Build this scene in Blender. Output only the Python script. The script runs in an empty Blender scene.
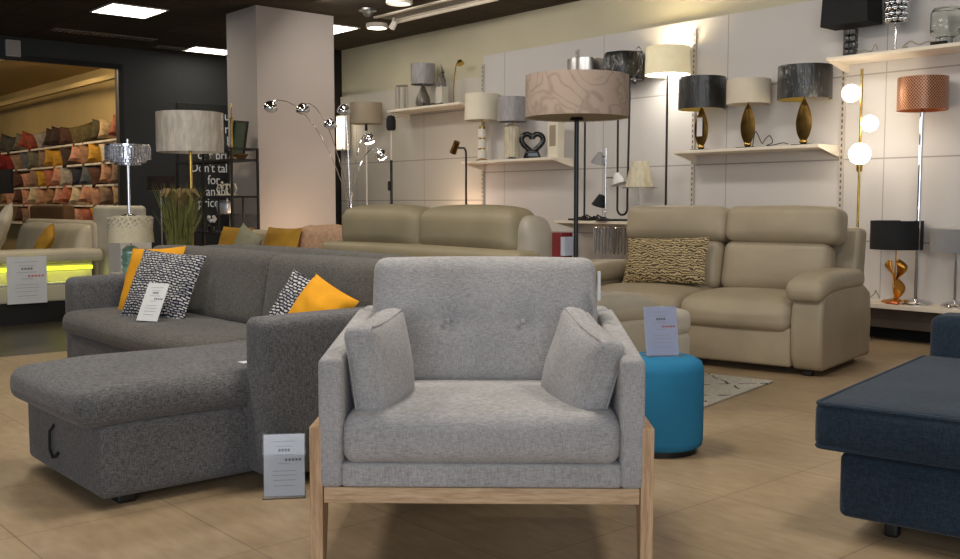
import bpy, bmesh, math, random
from mathutils import Vector, Matrix, Euler, noise
PI = math.pi
C = bpy.context.scene.collection
random.seed(7)

# ------------------------------------------------------------------ frames
U0, U1 = -.655, .7556            # room axis along the lamp wall, away to the far left
V0, V1 = .7556, .655             # room axis towards the lamp wall
RW = math.atan2(-U1, -U0)        # local x = -u (right along the wall), local y = +v
def R(u, v, z=0): return Vector((u*U0+v*V0, u*U1+v*V1, z))

# ------------------------------------------------------------------ mesh builder
class MB:
    def __init__(s): s.bm = bmesh.new(); s.mi = 0
    def _add(s, vs, fs):
        vv = [s.bm.verts.new(v) for v in vs]
        for f in fs:
            try: s.bm.faces.new([vv[i] for i in f])
            except ValueError: pass
        return s
    def box(s, x0, x1, y0, y1, z0, z1, m=None):
        vs = [Vector((x, y, z)) for z in (z0, z1) for y in (y0, y1) for x in (x0, x1)]
        if m: vs = [m @ v for v in vs]
        return s._add(vs, [(0,2,3,1),(4,5,7,6),(0,1,5,4),(2,6,7,3),(0,4,6,2),(1,3,7,5)])
    def rbox(s, c, size, r=.03, bulge=(0,0,0), n=10, m=None, fn=None):
        """soft box: rounded edges plus a crown on each pair of faces"""
        hx, hy, hz = size[0]/2, size[1]/2, size[2]/2
        r = min(r, hx*.98, hy*.98, hz*.98)
        def knots(h):
            inner = [-(h-r)+2*(h-r)*i/n for i in range(n+1)]
            k = 4
            return [-h+r*(1-math.cos(PI/2*i/k)) for i in range(k)] + inner + [h-r*(1-math.cos(PI/2*(k-i)/k))for i in range(1, k+1)]
        K = [knots(h) for h in (hx, hy, hz)]
        cache = {}
        H = (hx, hy, hz)
        def vert(p):
            key = tuple(round(q, 6) for q in p)
            if key in cache: return cache[key]
            inn = [max(-(H[i]-r), min(H[i]-r, p[i])) for i in range(3)]
            d = Vector([p[i]-inn[i] for i in range(3)])
            q = Vector(inn) + (d.normalized()*r if d.length > 1e-9 else Vector())
            t = [max(-1, min(1, q[i]/H[i])) for i in range(3)]
            o = Vector(q)
            for i in range(3):
                if bulge[i]:
                    j, k2 = (i+1) % 3, (i+2) % 3
                    o[i] += bulge[i]*t[i]*(1-t[j]**2)*(1-t[k2]**2)
            if fn: o = fn(o, t)
            o = o + Vector(c)
            if m: o = m @ o
            v = s.bm.verts.new(o); cache[key] = v
            return v
        for ax in range(3):
            a, b = (ax+1) % 3, (ax+2) % 3
            for sg in (-1, 1):
                for i in range(len(K[a])-1):
                    for j in range(len(K[b])-1):
                        quad = []
                        for ii, jj in ((i,j),(i+1,j),(i+1,j+1),(i,j+1)):
                            p = [0,0,0]; p[ax] = sg*H[ax]; p[a] = K[a][ii]; p[b] = K[b][jj]
                            quad.append(vert(p))
                        if sg < 0: quad.reverse()
                        if len(set(quad)) == 4:
                            try: s.bm.faces.new(quad)
                            except ValueError: pass
        return s
    def pillow(s, w, h, t, n=14, m=None, pull=.05, seed=0, wr=.012):
        """scatter cushion in the local xz plane, thickness along y"""
        g = {}
        for sd in (-1, 1):
            for i in range(n+1):
                for j in range(n+1):
                    a, b = 2*i/n-1, 2*j/n-1
                    e = (1-a*a)*(1-b*b)
                    x = a*w/2*(1-pull*(1-b*b)); z = b*h/2*(1-pull*(1-a*a))
                    edge = i in (0, n) or j in (0, n)
                    y = sd*t/2*(max(e, 0)**.42)
                    if not edge:
                        y += wr*noise.noise(Vector((a*2.3+seed*3.1, b*2.3, sd*2+seed)))*min(1, e*3)
                    if edge and sd == 1: g[(1,i,j)] = g[(-1,i,j)]; continue
                    p = Vector((x, y, z))
                    if m: p = m @ p
                    g[(sd,i,j)] = s.bm.verts.new(p)
        for sd in (-1, 1):
            for i in range(n):
                for j in range(n):
                    q = [g[(sd,i,j)], g[(sd,i+1,j)], g[(sd,i+1,j+1)], g[(sd,i,j+1)]]
                    if sd > 0: q.reverse()
                    try: s.bm.faces.new(q)
                    except ValueError: pass
        return s
    def lathe(s, prof, seg=32, c=(0,0,0), m=None, flut=None):
        rings = []
        for r, z in prof:
            if r < 1e-6:
                p = Vector((c[0], c[1], c[2]+z)); rings.append([s.bm.verts.new(m @ p if m else p)])
            else:
                ring = []
                for k in range(seg):
                    a = 2*PI*k/seg; rr = r*(1+(flut[1]*math.cos(a*flut[0]) if flut else 0))
                    p = Vector((c[0]+rr*math.cos(a), c[1]+rr*math.sin(a), c[2]+z))
                    ring.append(s.bm.verts.new(m @ p if m else p))
                rings.append(ring)
        for A, B in zip(rings, rings[1:]):
            for k in range(seg):
                k2 = (k+1) % seg
                f = [A[k % len(A)], A[k2 % len(A)], B[k2 % len(B)], B[k % len(B)]]
                f = list(dict.fromkeys(f))
                if len(f) > 2:
                    try: s.bm.faces.new(f)
                    except ValueError: pass
        return s
    def tube(s, pts, r, seg=8, m=None, radii=None, cap=True):
        pts = [Vector(p) for p in pts]; N = len(pts)
        rings = []; up = Vector((0, 0, 1)); prev = None
        for i, p in enumerate(pts):
            t = (pts[min(i+1, N-1)]-pts[max(i-1, 0)]).normalized()
            if prev is None:
                a = t.cross(up if abs(t.z) < .9 else Vector((1, 0, 0))).normalized()
            else:
                a = (prev-t*prev.dot(t)).normalized()
            prev = a; b = t.cross(a)
            rr = radii[i] if radii else r
            ring = []
            for k in range(seg):
                q = p+a*rr*math.cos(2*PI*k/seg)+b*rr*math.sin(2*PI*k/seg)
                ring.append(s.bm.verts.new(m @ q if m else q))
            rings.append(ring)
        for A, B in zip(rings, rings[1:]):
            for k in range(seg):
                s.bm.faces.new([A[k], A[(k+1) % seg], B[(k+1) % seg], B[k]])
        if cap:
            s.bm.faces.new(rings[0][::-1]); s.bm.faces.new(rings[-1])
        return s
    def prism(s, poly, a, b, axis='x', m=None):
        """polygon swept from a to b: axis x takes (y,z), axis y takes (x,z), axis z takes (x,y)"""
        def P(q, t):
            v = {'x': (t, q[0], q[1]), 'y': (q[0], t, q[1]), 'z': (q[0], q[1], t)}[axis]
            v = Vector(v); return m @ v if m else v
        A = [s.bm.verts.new(P(q, a)) for q in poly]; B = [s.bm.verts.new(P(q, b)) for q in poly]
        n = len(poly)
        for i in range(n): s.bm.faces.new([A[i], A[(i+1) % n], B[(i+1) % n], B[i]])
        s.bm.faces.new(A[::-1]); s.bm.faces.new(B)
        return s
    def ball(s, c, r, seg=16, m=None, sc=(1,1,1)):
        res = bmesh.ops.create_uvsphere(s.bm, u_segments=seg, v_segments=max(6, seg//2), radius=r)
        for v in res['verts']:
            p = Vector((v.co.x*sc[0], v.co.y*sc[1], v.co.z*sc[2]))+Vector(c)
            v.co = m @ p if m else p
        return s
    def build(s, name, material, parent=None, bevel=0, smooth=True, angle=40, loc=None, rot=None, solid=0):
        bmesh.ops.recalc_face_normals(s.bm, faces=s.bm.faces)
        me = bpy.data.meshes.new(name); s.bm.to_mesh(me); s.bm.free()
        if smooth:
            for p in me.polygons: p.use_smooth = True
            me.set_sharp_from_angle(angle=math.radians(angle))
        o = bpy.data.objects.new(name, me); C.objects.link(o)
        me.materials.append(material)
        if parent: o.parent = parent
        if loc is not None: o.location = loc
        if rot is not None: o.rotation_euler = rot if hasattr(rot, '__len__') else (0, 0, rot)
        if bevel:
            b = o.modifiers.new('bevel', 'BEVEL'); b.width = bevel; b.segments = 3; b.limit_method = 'ANGLE'; b.angle_limit = .6
        if solid:
            b = o.modifiers.new('solid', 'SOLIDIFY'); b.thickness = solid; b.offset = 0
        return o

def tag(o, label, cat, group=None, kind=None):
    o['label'] = label; o['category'] = cat
    if group: o['group'] = group
    if kind: o['kind'] = kind
    return o
def thing(name, label, cat, loc=(0,0,0), rotz=0, group=None):
    o = bpy.data.objects.new(name, None); C.objects.link(o)
    o.empty_display_size = .1
    o.location = loc; o.rotation_euler = (0, 0, rotz)
    return tag(o, label, cat, group)
def struct(o):
    o['kind'] = 'structure'; return o
def room(name, mb, m, **k):                 # built straight in room axes (x=-u, y=v)
    return struct(mb.build(name, m, rot=RW, **k))
def dup(root, loc, rotz=None, label=None):
    r = root.copy(); C.objects.link(r); r.location = loc
    if rotz is not None: r.rotation_euler = (0, 0, rotz)
    if label: r['label'] = label
    for ch in list(root.children):
        c = ch.copy(); C.objects.link(c); c.parent = r
        for g in list(ch.children):
            d = g.copy(); C.objects.link(d); d.parent = c
    return r
def T(x=0, y=0, z=0, rx=0, ry=0, rz=0):
    return Matrix.Translation((x, y, z)) @ Euler((rx, ry, rz)).to_matrix().to_4x4()

# ------------------------------------------------------------------ materials
def srgb(r, g, b):
    f = lambda c: (c/255/12.92 if c/255 <= .04045 else ((c/255+.055)/1.055)**2.4)
    return (f(r), f(g), f(b), 1)
class NT:
    def __init__(s, name):
        s.m = bpy.data.materials.new(name); s.m.use_nodes = True
        s.t = s.m.node_tree; s.b = s.t.nodes['Principled BSDF']; s.tc = None
    def n(s, kind, **k):
        nd = s.t.nodes.new(kind)
        for a, v in k.items():
            if a.startswith('i_'): nd.inputs[a[2:].replace('_', ' ')].default_value = v
            else: setattr(nd, a, v)
        return nd
    def l(s, a, b): s.t.links.new(a, b)
    def coord(s, sc=(1,1,1), rot=(0,0,0), loc=(0,0,0)):
        if not s.tc: s.tc = s.n('ShaderNodeTexCoord')
        mp = s.n('ShaderNodeMapping'); mp.inputs['Scale'].default_value = sc; mp.inputs['Rotation'].default_value = rot; mp.inputs['Location'].default_value = loc
        s.l(s.tc.outputs['Object'], mp.inputs['Vector']); return mp.outputs[0]
    def noise(s, scale, sc=(1,1,1), detail=3, rough=.5):
        nd = s.n('ShaderNodeTexNoise'); nd.inputs['Scale'].default_value = scale; nd.inputs['Detail'].default_value = detail; nd.inputs['Roughness'].default_value = rough
        s.l(s.coord(sc), nd.inputs['Vector']); return nd.outputs['Fac']
    def ramp(s, fac, stops):
        r = s.n('ShaderNodeValToRGB'); e = r.color_ramp.elements
        e[0].position, e[0].color = stops[0]; e[1].position, e[1].color = stops[-1]
        for p, c in stops[1:-1]:
            q = e.new(p); q.color = c
        s.l(fac, r.inputs['Fac']); return r.outputs['Color']
    def math(s, op, a, b=None, c=None):
        nd = s.n('ShaderNodeMath', operation=op)
        for i, x in enumerate((a, b, c)):
            if x is None: continue
            if isinstance(x, (int, float)): nd.inputs[i].default_value = x
            else: s.l(x, nd.inputs[i])
        return nd.outputs[0]
    def mix(s, fac, a, b):
        nd = s.n('ShaderNodeMix', data_type='RGBA')
        for i, x in ((0, fac), (6, a), (7, b)):
            if isinstance(x, (int, float, tuple)): nd.inputs[i].default_value = x
            else: s.l(x, nd.inputs[i])
        return nd.outputs[2]
    def bump(s, h, strength=.3, dist=.002):
        nd = s.n('ShaderNodeBump'); nd.inputs['Strength'].default_value = strength; nd.inputs['Distance'].default_value = dist
        s.l(h, nd.inputs['Height']); s.l(nd.outputs[0], s.b.inputs['Normal'])
    def set(s, **k):
        for a, v in k.items():
            i = s.b.inputs[a.replace('_', ' ')]
            if isinstance(v, (int, float, tuple)): i.default_value = v
            else: s.l(v, i)
        return s
def plain(name, col, rough=.6, metal=0, var=.12, bscale=0, bstr=.2, coat=0, emit=None, es=0, trans=0, alpha=1, nscale=6, spec=.5):
    t = NT(name)
    f = t.noise(nscale)
    dark = tuple(c*(1-var) for c in col[:3])+(1,); lite = tuple(min(1, c*(1+var)) for c in col[:3])+(1,)
    t.set(Base_Color=t.ramp(f, [(.3, dark), (.7, lite)]), Roughness=rough, Metallic=metal, Coat_Weight=coat, Transmission_Weight=trans, Alpha=alpha)
    t.b.inputs['Specular IOR Level'].default_value = spec
    if bscale: t.bump(t.noise(bscale), bstr)
    if emit: t.set(Emission_Color=emit, Emission_Strength=es)
    return t.m
def tweed(name, c1, c2, sc=1.0, strength=.35):
    t = NT(name)
    a = t.noise(95*sc, (3.2, 3.2, .55), 2); b = t.noise(95*sc, (.55, .55, 3.4), 2); c = t.noise(5, detail=2)
    w = t.math('ADD', t.math('MULTIPLY', a, .5), t.math('MULTIPLY', b, .5))
    col = t.ramp(w, [(.36, c1), (.64, c2)])
    k = t.math('MULTIPLY_ADD', c, .35, .82)
    m = t.n('ShaderNodeVectorMath', operation='SCALE'); t.l(col, m.inputs[0]); t.l(k, m.inputs['Scale'])
    t.set(Base_Color=m.outputs[0], Roughness=.95, Sheen_Weight=.15); t.b.inputs['Specular IOR Level'].default_value = .15
    t.bump(w, strength, .003); return t.m
def leather(name, col, rough=.42):
    t = NT(name); f = t.noise(3, detail=4)
    t.set(Base_Color=t.ramp(f, [(.3, tuple(c*.86 for c in col[:3])+(1,)), (.7, tuple(min(1, c*1.08) for c in col[:3])+(1,))]), Roughness=rough)
    t.b.inputs['Specular IOR Level'].default_value = .35
    h = t.math('ADD', t.math('MULTIPLY', t.noise(170, detail=2), .15), t.noise(9, detail=3))
    t.bump(h, .25, .012); return t.m
def wood(name, c1, c2, sc):
    t = NT(name); f = t.noise(14, sc, 4, .6); g = t.noise(50, sc, 2)
    t.set(Base_Color=t.ramp(t.math('ADD', t.math('MULTIPLY', f, .7), t.math('MULTIPLY', g, .3)), [(.35, c1), (.62, c2)]), Roughness=.5)
    return t.m
def wrapped(name, col, wscale=16, rough=.5, strength=.9, cw=1.0):
    t = NT(name); f = t.noise(wscale*1.6, (1, 1, .3), 3, .6)
    t.set(Base_Color=t.ramp(f, [(.35, tuple(c*.8 for c in col[:3])+(1,)), (.7, tuple(min(1, c*1.15) for c in col[:3])+(1,))]), Roughness=rough, Coat_Weight=cw, Coat_Roughness=.06)
    nd = t.n('ShaderNodeBump'); nd.inputs['Strength'].default_value = strength; nd.inputs['Distance'].default_value = .03
    t.l(f, nd.inputs['Height']); t.l(nd.outputs[0], t.b.inputs['Coat Normal']); return t.m
def glass(name, col=(1,1,1,1), rough=.02):
    t = NT(name); t.set(Base_Color=t.mix(t.noise(3), col, tuple(c*.97 for c in col[:3])+(1,)), Roughness=rough, Transmission_Weight=1.0, IOR=1.3); return t.m

M = {}
M['chair'] = tweed('light_grey_weave', srgb(150,146,144), srgb(186,183,181), 1.15, .22)
M['grey'] = tweed('charcoal_weave', srgb(66,66,68), srgb(120,118,117), 1.1, .25)
M['greyback'] = tweed('charcoal_weave_back', srgb(64,62,58), srgb(112,108,100), 1.1, .25)
M['navy'] = tweed('navy_weave', srgb(28,39,51), srgb(46,59,72), 1.0, .25)
M['teal'] = plain('teal_wool', srgb(50,126,166), .9, var=.06, bscale=260, bstr=.15, spec=.15)
M['beige'] = leather('beige_leather', srgb(172,158,133))
M['khakilit'] = leather('khaki_leather_lit', srgb(208,197,174))  # khaki sofa leather with light painted in, for the arm facing the light
M['khaki'] = leather('khaki_leather', srgb(152,140,112), .5)
M['cream'] = leather('cream_leather', srgb(222,214,196))
M['creamdk'] = leather('cream_sofa_leather', srgb(200,190,165), .5)
M['ash_v'] = wood('ash_upright', srgb(176,136,98), srgb(216,180,140), (6, 6, .5))
M['ash_h'] = wood('ash_rail', srgb(176,140,104), srgb(216,184,146), (.5, 6, 6))
M['black'] = plain('black_metal', srgb(22,21,22), .4, var=.2)
M['glossblack'] = plain('gloss_black', srgb(12,11,11), .12, var=.1)
M['blackfab'] = plain('black_fabric', srgb(20,21,24), .8, var=.25, bscale=200)
M['foot'] = plain('dark_foot', srgb(24,22,20), .5)
M['chrome'] = plain('chrome', srgb(225,225,228), .08, 1, var=.03)
M['steel'] = plain('brushed_steel', srgb(190,190,190), .28, 1, var=.08)
M['brass'] = plain('brass', srgb(205,170,90), .25, 1, var=.1)
M['bronze'] = plain('antique_bronze', srgb(112,86,44), .3, 1, var=.5, bscale=30, bstr=.5)
M['gold'] = plain('gold_leaf', srgb(206,146,64), .3, 1, var=.12)
M['goldlin'] = plain('gold_lining', srgb(214,186,96), .4, .6, var=.08)
M['white'] = plain('white_paint', srgb(228,222,212), .5, var=.03)
M['shelf'] = plain('shelf_white', srgb(236,226,208), .45, var=.03)
M['paper'] = plain('paper', srgb(222,222,222), .7, var=.03)
M['ink'] = plain('grey_ink', srgb(182,182,186), .8)
M['inkd'] = plain('dark_ink', srgb(128,130,138), .8)
M['inkr'] = plain('red_ink', srgb(206,120,120), .8)
M['acryl'] = glass('clear_acrylic', (.95,.97,1,1))
M['glass'] = glass('clear_glass', (.95,.97,.94,1))
M['smoke'] = glass('smoked_glass', (.5,.5,.5,1), .05)
M['plastic'] = plain('white_plastic', srgb(200,200,200), .4)
M['mustard'] = plain('mustard_velvet', srgb(232,160,16), .85, var=.12, bscale=150)
M['ochre'] = plain('ochre_fabric', srgb(180,136,40), .85, var=.2, bscale=120)
M['tanbox'] = plain('brown_upholstery', srgb(120,84,50), .85, var=.15, bscale=90)
M['tanbox2'] = plain('dark_brown_board', srgb(70,60,52), .7)
M['blush'] = plain('blush_fabric', srgb(205,150,118), .9, var=.1, bscale=90)
M['maroon'] = plain('maroon_card', srgb(126,28,40), .5)
M['bluecard'] = plain('pale_blue_card', srgb(196,208,232), .5)
M['cable'] = plain('cable_black', srgb(26,24,24), .5)
M['cablew'] = plain('cable_clear', srgb(170,160,140), .4)

def t_():
    t = NT('floor_tile')
    br = t.n('ShaderNodeTexBrick', offset=0.0, squash=1.0)
    br.inputs['Scale'].default_value = 1; br.inputs['Brick Width'].default_value = .62; br.inputs['Row Height'].default_value = .53
    br.inputs['Mortar Size'].default_value = .0022; br.inputs['Mortar Smooth'].default_value = .3
    br.inputs['Color1'].default_value = (.45,.45,.45,1); br.inputs['Color2'].default_value = (.58,.58,.58,1); br.inputs['Mortar'].default_value = (0,0,0,1)
    t.l(t.coord(loc=(1.53, -.94, 0)), br.inputs['Vector'])
    f = t.noise(2.2, detail=5, rough=.6); g = t.noise(9, (1, 3, 1), 4)
    base = t.ramp(t.math('ADD', t.math('MULTIPLY', f, .6), t.math('MULTIPLY', g, .4)), [(.3, srgb(148,124,94)), (.5, srgb(166,143,112)), (.7, srgb(182,160,128))])
    tone = t.math('MULTIPLY_ADD', br.outputs['Color'], .35, .82)
    m = t.n('ShaderNodeVectorMath', operation='SCALE'); t.l(base, m.inputs[0]); t.l(tone, m.inputs['Scale'])
    col = t.mix(t.math('MULTIPLY', br.outputs['Fac'], .55), m.outputs[0], srgb(88,74,56))
    t.set(Base_Color=col, Roughness=t.math('MULTIPLY_ADD', f, .25, .32)); t.b.inputs['Specular IOR Level'].default_value = .4
    t.bump(t.math('SUBTRACT', 1.0, br.outputs['Fac']), .2, .002)
    return t.m
M['floor'] = t_()
def t_():
    t = NT('dark_floor'); br = t.n('ShaderNodeTexBrick', offset=.5)
    br.inputs['Scale'].default_value = 1; br.inputs['Brick Width'].default_value = 1.2; br.inputs['Row Height'].default_value = .18; br.inputs['Mortar Size'].default_value = .003
    br.inputs['Color1'].default_value = srgb(46,42,38); br.inputs['Color2'].default_value = srgb(64,58,50); br.inputs['Mortar'].default_value = srgb(26,24,22)
    t.l(t.coord(rot=(0,0,PI/2)), br.inputs['Vector'])
    t.set(Base_Color=t.mix(t.math('MULTIPLY', t.noise(6, (1,6,1)), .4), br.outputs['Color'], srgb(70,60,50)), Roughness=.4); return t.m
M['floordark'] = t_()
def t_():
    t = NT('dark_ceiling'); br = t.n('ShaderNodeTexBrick', offset=0.0)
    br.inputs['Scale'].default_value = 1; br.inputs['Brick Width'].default_value = .6; br.inputs['Row Height'].default_value = .6; br.inputs['Mortar Size'].default_value = .012
    br.inputs['Color1'].default_value = srgb(77,71,61); br.inputs['Color2'].default_value = srgb(90,82,71); br.inputs['Mortar'].default_value = srgb(65,58,50)
    t.l(t.coord(loc=(.17, .1, 0)), br.inputs['Vector'])
    t.set(Base_Color=t.mix(t.math('MULTIPLY', t.noise(1.2), .5), br.outputs['Color'], srgb(67,61,52)), Roughness=.9); t.b.inputs['Specular IOR Level'].default_value = .1; return t.m
M['ceil'] = t_()
M['wallup'] = plain('upper_wall_paint', srgb(206,199,172), .8, var=.05, nscale=1.5)
M['walldark'] = plain('dark_wall_paint', srgb(58,60,62), .7, var=.08, nscale=1.2)
M['pillar'] = plain('pillar_paint', srgb(192,182,176), .75, var=.025, nscale=1.5)
M['backwall'] = plain('stock_room_paint', srgb(190,166,112), .85, var=.06, nscale=1.5)
M['glasspanel'] = plain('dark_gloss_panel', srgb(48,50,52), .15, var=.1, nscale=1)
def board(name, col, zl):
    t = NT(name); sep = t.n('ShaderNodeSeparateXYZ'); t.l(t.coord(), sep.inputs[0])
    fac = None
    for z in zl:
        d = t.math('LESS_THAN', t.math('ABSOLUTE', t.math('SUBTRACT', sep.outputs['Z'], z)), .006)
        fac = d if fac is None else t.math('MAXIMUM', fac, d)
    for k in range(-2, 8):
        d = t.math('LESS_THAN', t.math('ABSOLUTE', t.math('SUBTRACT', sep.outputs['X'], -(4.37+1.52*k-.36))), .004)
        fac = t.math('MAXIMUM', fac, d)
    f = t.noise(1.3)
    base = t.ramp(f, [(.3, tuple(c*.95 for c in col[:3])+(1,)), (.7, col)])
    t.set(Base_Color=t.mix(t.math('MULTIPLY', fac, .55), base, srgb(100,92,80)), Roughness=.6); return t.m
M['boardR'] = board('slat_board_white', srgb(210,206,203), (.77, 1.445, 2.13))
M['boardL'] = board('slat_board_grey', srgb(206,200,188), (.6, 1.12, 1.63, 2.2))
def t_():
    t = NT('slotted_steel'); sep = t.n('ShaderNodeSeparateXYZ'); t.l(t.coord(), sep.inputs[0])
    f = t.math('LESS_THAN', t.math('FRACT', t.math('MULTIPLY', sep.outputs['Z'], 1/.05)), .55)
    x = t.math('LESS_THAN', t.math('ABSOLUTE', sep.outputs['X']), .007)
    t.set(Base_Color=t.mix(t.math('MULTIPLY', f, x), srgb(196,188,178), srgb(92,86,78)), Roughness=.5); return t.m
M['slots'] = t_()
def t_():
    t = NT('patterned_taupe_shade')
    v = t.n('ShaderNodeTexNoise'); v.inputs['Scale'].default_value = 5; v.inputs['Detail'].default_value = 1; v.inputs['Distortion'].default_value = 2.2
    t.l(t.coord(), v.inputs['Vector'])
    f = t.math('ABSOLUTE', t.math('SUBTRACT', v.outputs['Fac'], .5))
    col = t.ramp(f, [(.01, srgb(150,131,116)), (.06, srgb(168,148,132))])
    t.set(Base_Color=col, Roughness=.85); t.bump(t.noise(150), .15); return t.m
M['taupe'] = t_()
def t_():
    t = NT('navy_white_loop_knit'); br = t.n('ShaderNodeTexBrick', offset=.5)
    br.inputs['Scale'].default_value = 1; br.inputs['Brick Width'].default_value = .029; br.inputs['Row Height'].default_value = .0145; br.inputs['Mortar Size'].default_value = .0042
    br.inputs['Mortar Smooth'].default_value = .4
    br.inputs['Color1'].default_value = srgb(206,204,200); br.inputs['Color2'].default_value = srgb(40,44,66); br.inputs['Mortar'].default_value = srgb(30,33,52); br.inputs['Bias'].default_value = -.45
    mp = t.coord(rot=(PI/2, 0, 0)); ad = t.n('ShaderNodeVectorMath', operation='ADD'); t.l(mp, ad.inputs[0])
    nz = t.n('ShaderNodeTexNoise'); nz.inputs['Scale'].default_value = 14; t.l(t.coord(), nz.inputs['Vector'])
    sc = t.n('ShaderNodeVectorMath', operation='SCALE'); sc.inputs['Scale'].default_value = .03; t.l(nz.outputs['Color'], sc.inputs[0]); t.l(sc.outputs[0], ad.inputs[1])
    t.l(ad.outputs[0], br.inputs['Vector'])
    t.set(Base_Color=br.outputs['Color'], Roughness=.95); t.bump(t.math('SUBTRACT', 1.0, br.outputs['Fac']), .8, .006); return t.m
M['knit'] = t_()
def t_():
    t = NT('gold_black_ripple'); w = t.n('ShaderNodeTexWave', wave_type='BANDS', bands_direction='Z')
    w.inputs['Scale'].default_value = 17; w.inputs['Distortion'].default_value = 9; w.inputs['Detail'].default_value = 2; w.inputs['Detail Scale'].default_value = 1.6
    t.l(t.coord((1, 1, 1)), w.inputs['Vector'])
    t.set(Base_Color=t.ramp(w.outputs['Fac'], [(.3, srgb(70,58,38)), (.5, srgb(168,146,104)), (.8, srgb(196,174,128))]), Roughness=.7); t.bump(w.outputs['Fac'], .5, .006); return t.m
M['ripple'] = t_()
def t_():
    t = NT('cream_rug_black_lines'); n1 = t.noise(6, detail=3)
    sep = t.n('ShaderNodeSeparateXYZ'); t.l(t.coord(), sep.inputs[0])
    wob = t.math('MULTIPLY', t.math('SUBTRACT', t.noise(8), .5), .12)
    fac = None
    for sg in (1, -1):
        q = t.math('ADD', t.math('MULTIPLY_ADD', sep.outputs['Y'], sg*1.0, sep.outputs['X']), wob)
        d = t.math('ABSOLUTE', t.math('SUBTRACT', t.math('FRACT', t.math('MULTIPLY_ADD', q, 2.2, 10.3)), .5))
        e = t.math('LESS_THAN', d, .022); fac = e if fac is None else t.math('MAXIMUM', fac, e)
    fac = t.math('MULTIPLY', fac, t.math('GREATER_THAN', t.noise(16), .42))
    base = t.ramp(t.noise(60, detail=3), [(.3, srgb(178,172,158)), (.7, srgb(216,210,196))])
    t.set(Base_Color=t.mix(fac, base, srgb(40,38,40)), Roughness=1); t.bump(t.noise(180), .6, .006); return t.m
M['rug'] = t_()
def t_():
    t = NT('copper_lattice_shade'); 
    sp = t.n('ShaderNodeSeparateXYZ'); t.l(t.coord(), sp.inputs[0])
    ang = t.math('ARCTAN2', sp.outputs['Y'], sp.outputs['X'])
    fac = None
    for sg in (1, -1):
        q = t.math('FRACT', t.math('ADD', t.math('MULTIPLY', ang, 26/(2*PI)*2), t.math('MULTIPLY', sp.outputs['Z'], sg*40)))
        d = t.math('LESS_THAN', t.math('ABSOLUTE', t.math('SUBTRACT', q, .5)), .13)
        fac = d if fac is None else t.math('MAXIMUM', fac, d)
    t.set(Base_Color=t.mix(fac, srgb(96,52,34), srgb(206,150,112)), Roughness=.35, Metallic=.3); return t.m
M['copper'] = t_()
M['copperin'] = plain('copper_lining', srgb(196,110,70), .3, .8)
M['glow'] = plain('lit_globe', (1,.95,.86,1), .4, emit=(1,.9,.74,1), es=9)
M['bulb'] = plain('lit_bulb', (1,.95,.86,1), .4, emit=(1,.93,.8,1), es=14)
M['panel'] = plain('light_panel', (1,1,1,1), .4, emit=(1,.93,.8,1), es=7)
M['paneldim'] = plain('light_panel_dim', (1,1,1,1), .4, emit=(1,.9,.7,1), es=1.6)
M['ledstrip'] = plain('yellow_green_led', (.7,.8,.1,1), .4, emit=(.66,.72,.04,1), es=1.1)
M['louvre'] = plain('vent_grille', srgb(120,116,104), .5, var=.2, nscale=20)
M['shadecream'] = plain('cream_shade_lit', srgb(232,222,186), .8, emit=(1,.86,.56,1), es=.22, bscale=150)
M['shadewhite'] = plain('white_pleat_shade', srgb(228,220,200), .8, var=.04, bscale=160)
M['shadepale'] = plain('pale_shade', srgb(216,206,186), .8, var=.04)
M['shadegrey'] = plain('grey_linen_shade', srgb(142,142,144), .85, var=.06, bscale=160)
M['shadekhaki'] = plain('taupe_linen_shade', srgb(160,148,128), .85, var=.06, bscale=160)
M['wrapwhite'] = wrapped('plastic_wrapped_white', srgb(196,187,172), 16, .5, 1.5)
M['wrapgrey'] = wrapped('plastic_wrapped_grey', srgb(150,146,148), 18)
M['wrapblack'] = wrapped('plastic_wrapped_black', srgb(12,15,15), 9, .4, 1.2, .6)
M['wrapcream'] = wrapped('plastic_wrapped_cream', srgb(206,196,168), 14)
M['glitter'] = plain('glitter_grey', srgb(120,114,106), .4, .5, var=.6, nscale=160, bscale=200, bstr=.8)
M['crystal'] = plain('crystal_beads', srgb(200,200,205), .12, .7, var=.5, nscale=60, bscale=60, bstr=1)
M['teal_glass'] = plain('teal_ribbed_glass', srgb(128,168,150), .15, coat=.5)
M['greenplate'] = plain('dark_green_tray', srgb(44,72,54), .4)
M['grass'] = plain('grass_blade', srgb(104,106,50), .7, var=.4, nscale=25)
M['seed'] = plain('brown_seedhead', srgb(120,100,62), .95, var=.3, nscale=60, bscale=200)
M['pot'] = plain('gold_woven_pot', srgb(150,118,62), .6, var=.25, nscale=40, bscale=60)
M['fur'] = plain('pink_faux_fur', srgb(206,168,138), 1, var=.15, nscale=30, bscale=50, bstr=1)
M['sage'] = plain('pale_sage_fabric', srgb(160,160,138), .85, var=.06, bscale=90)
M['lace'] = plain('lace_shade', srgb(206,196,168), .8, var=.05, nscale=40)
M['navyblock'] = plain('black_board', srgb(16,17,22), .5)

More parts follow.
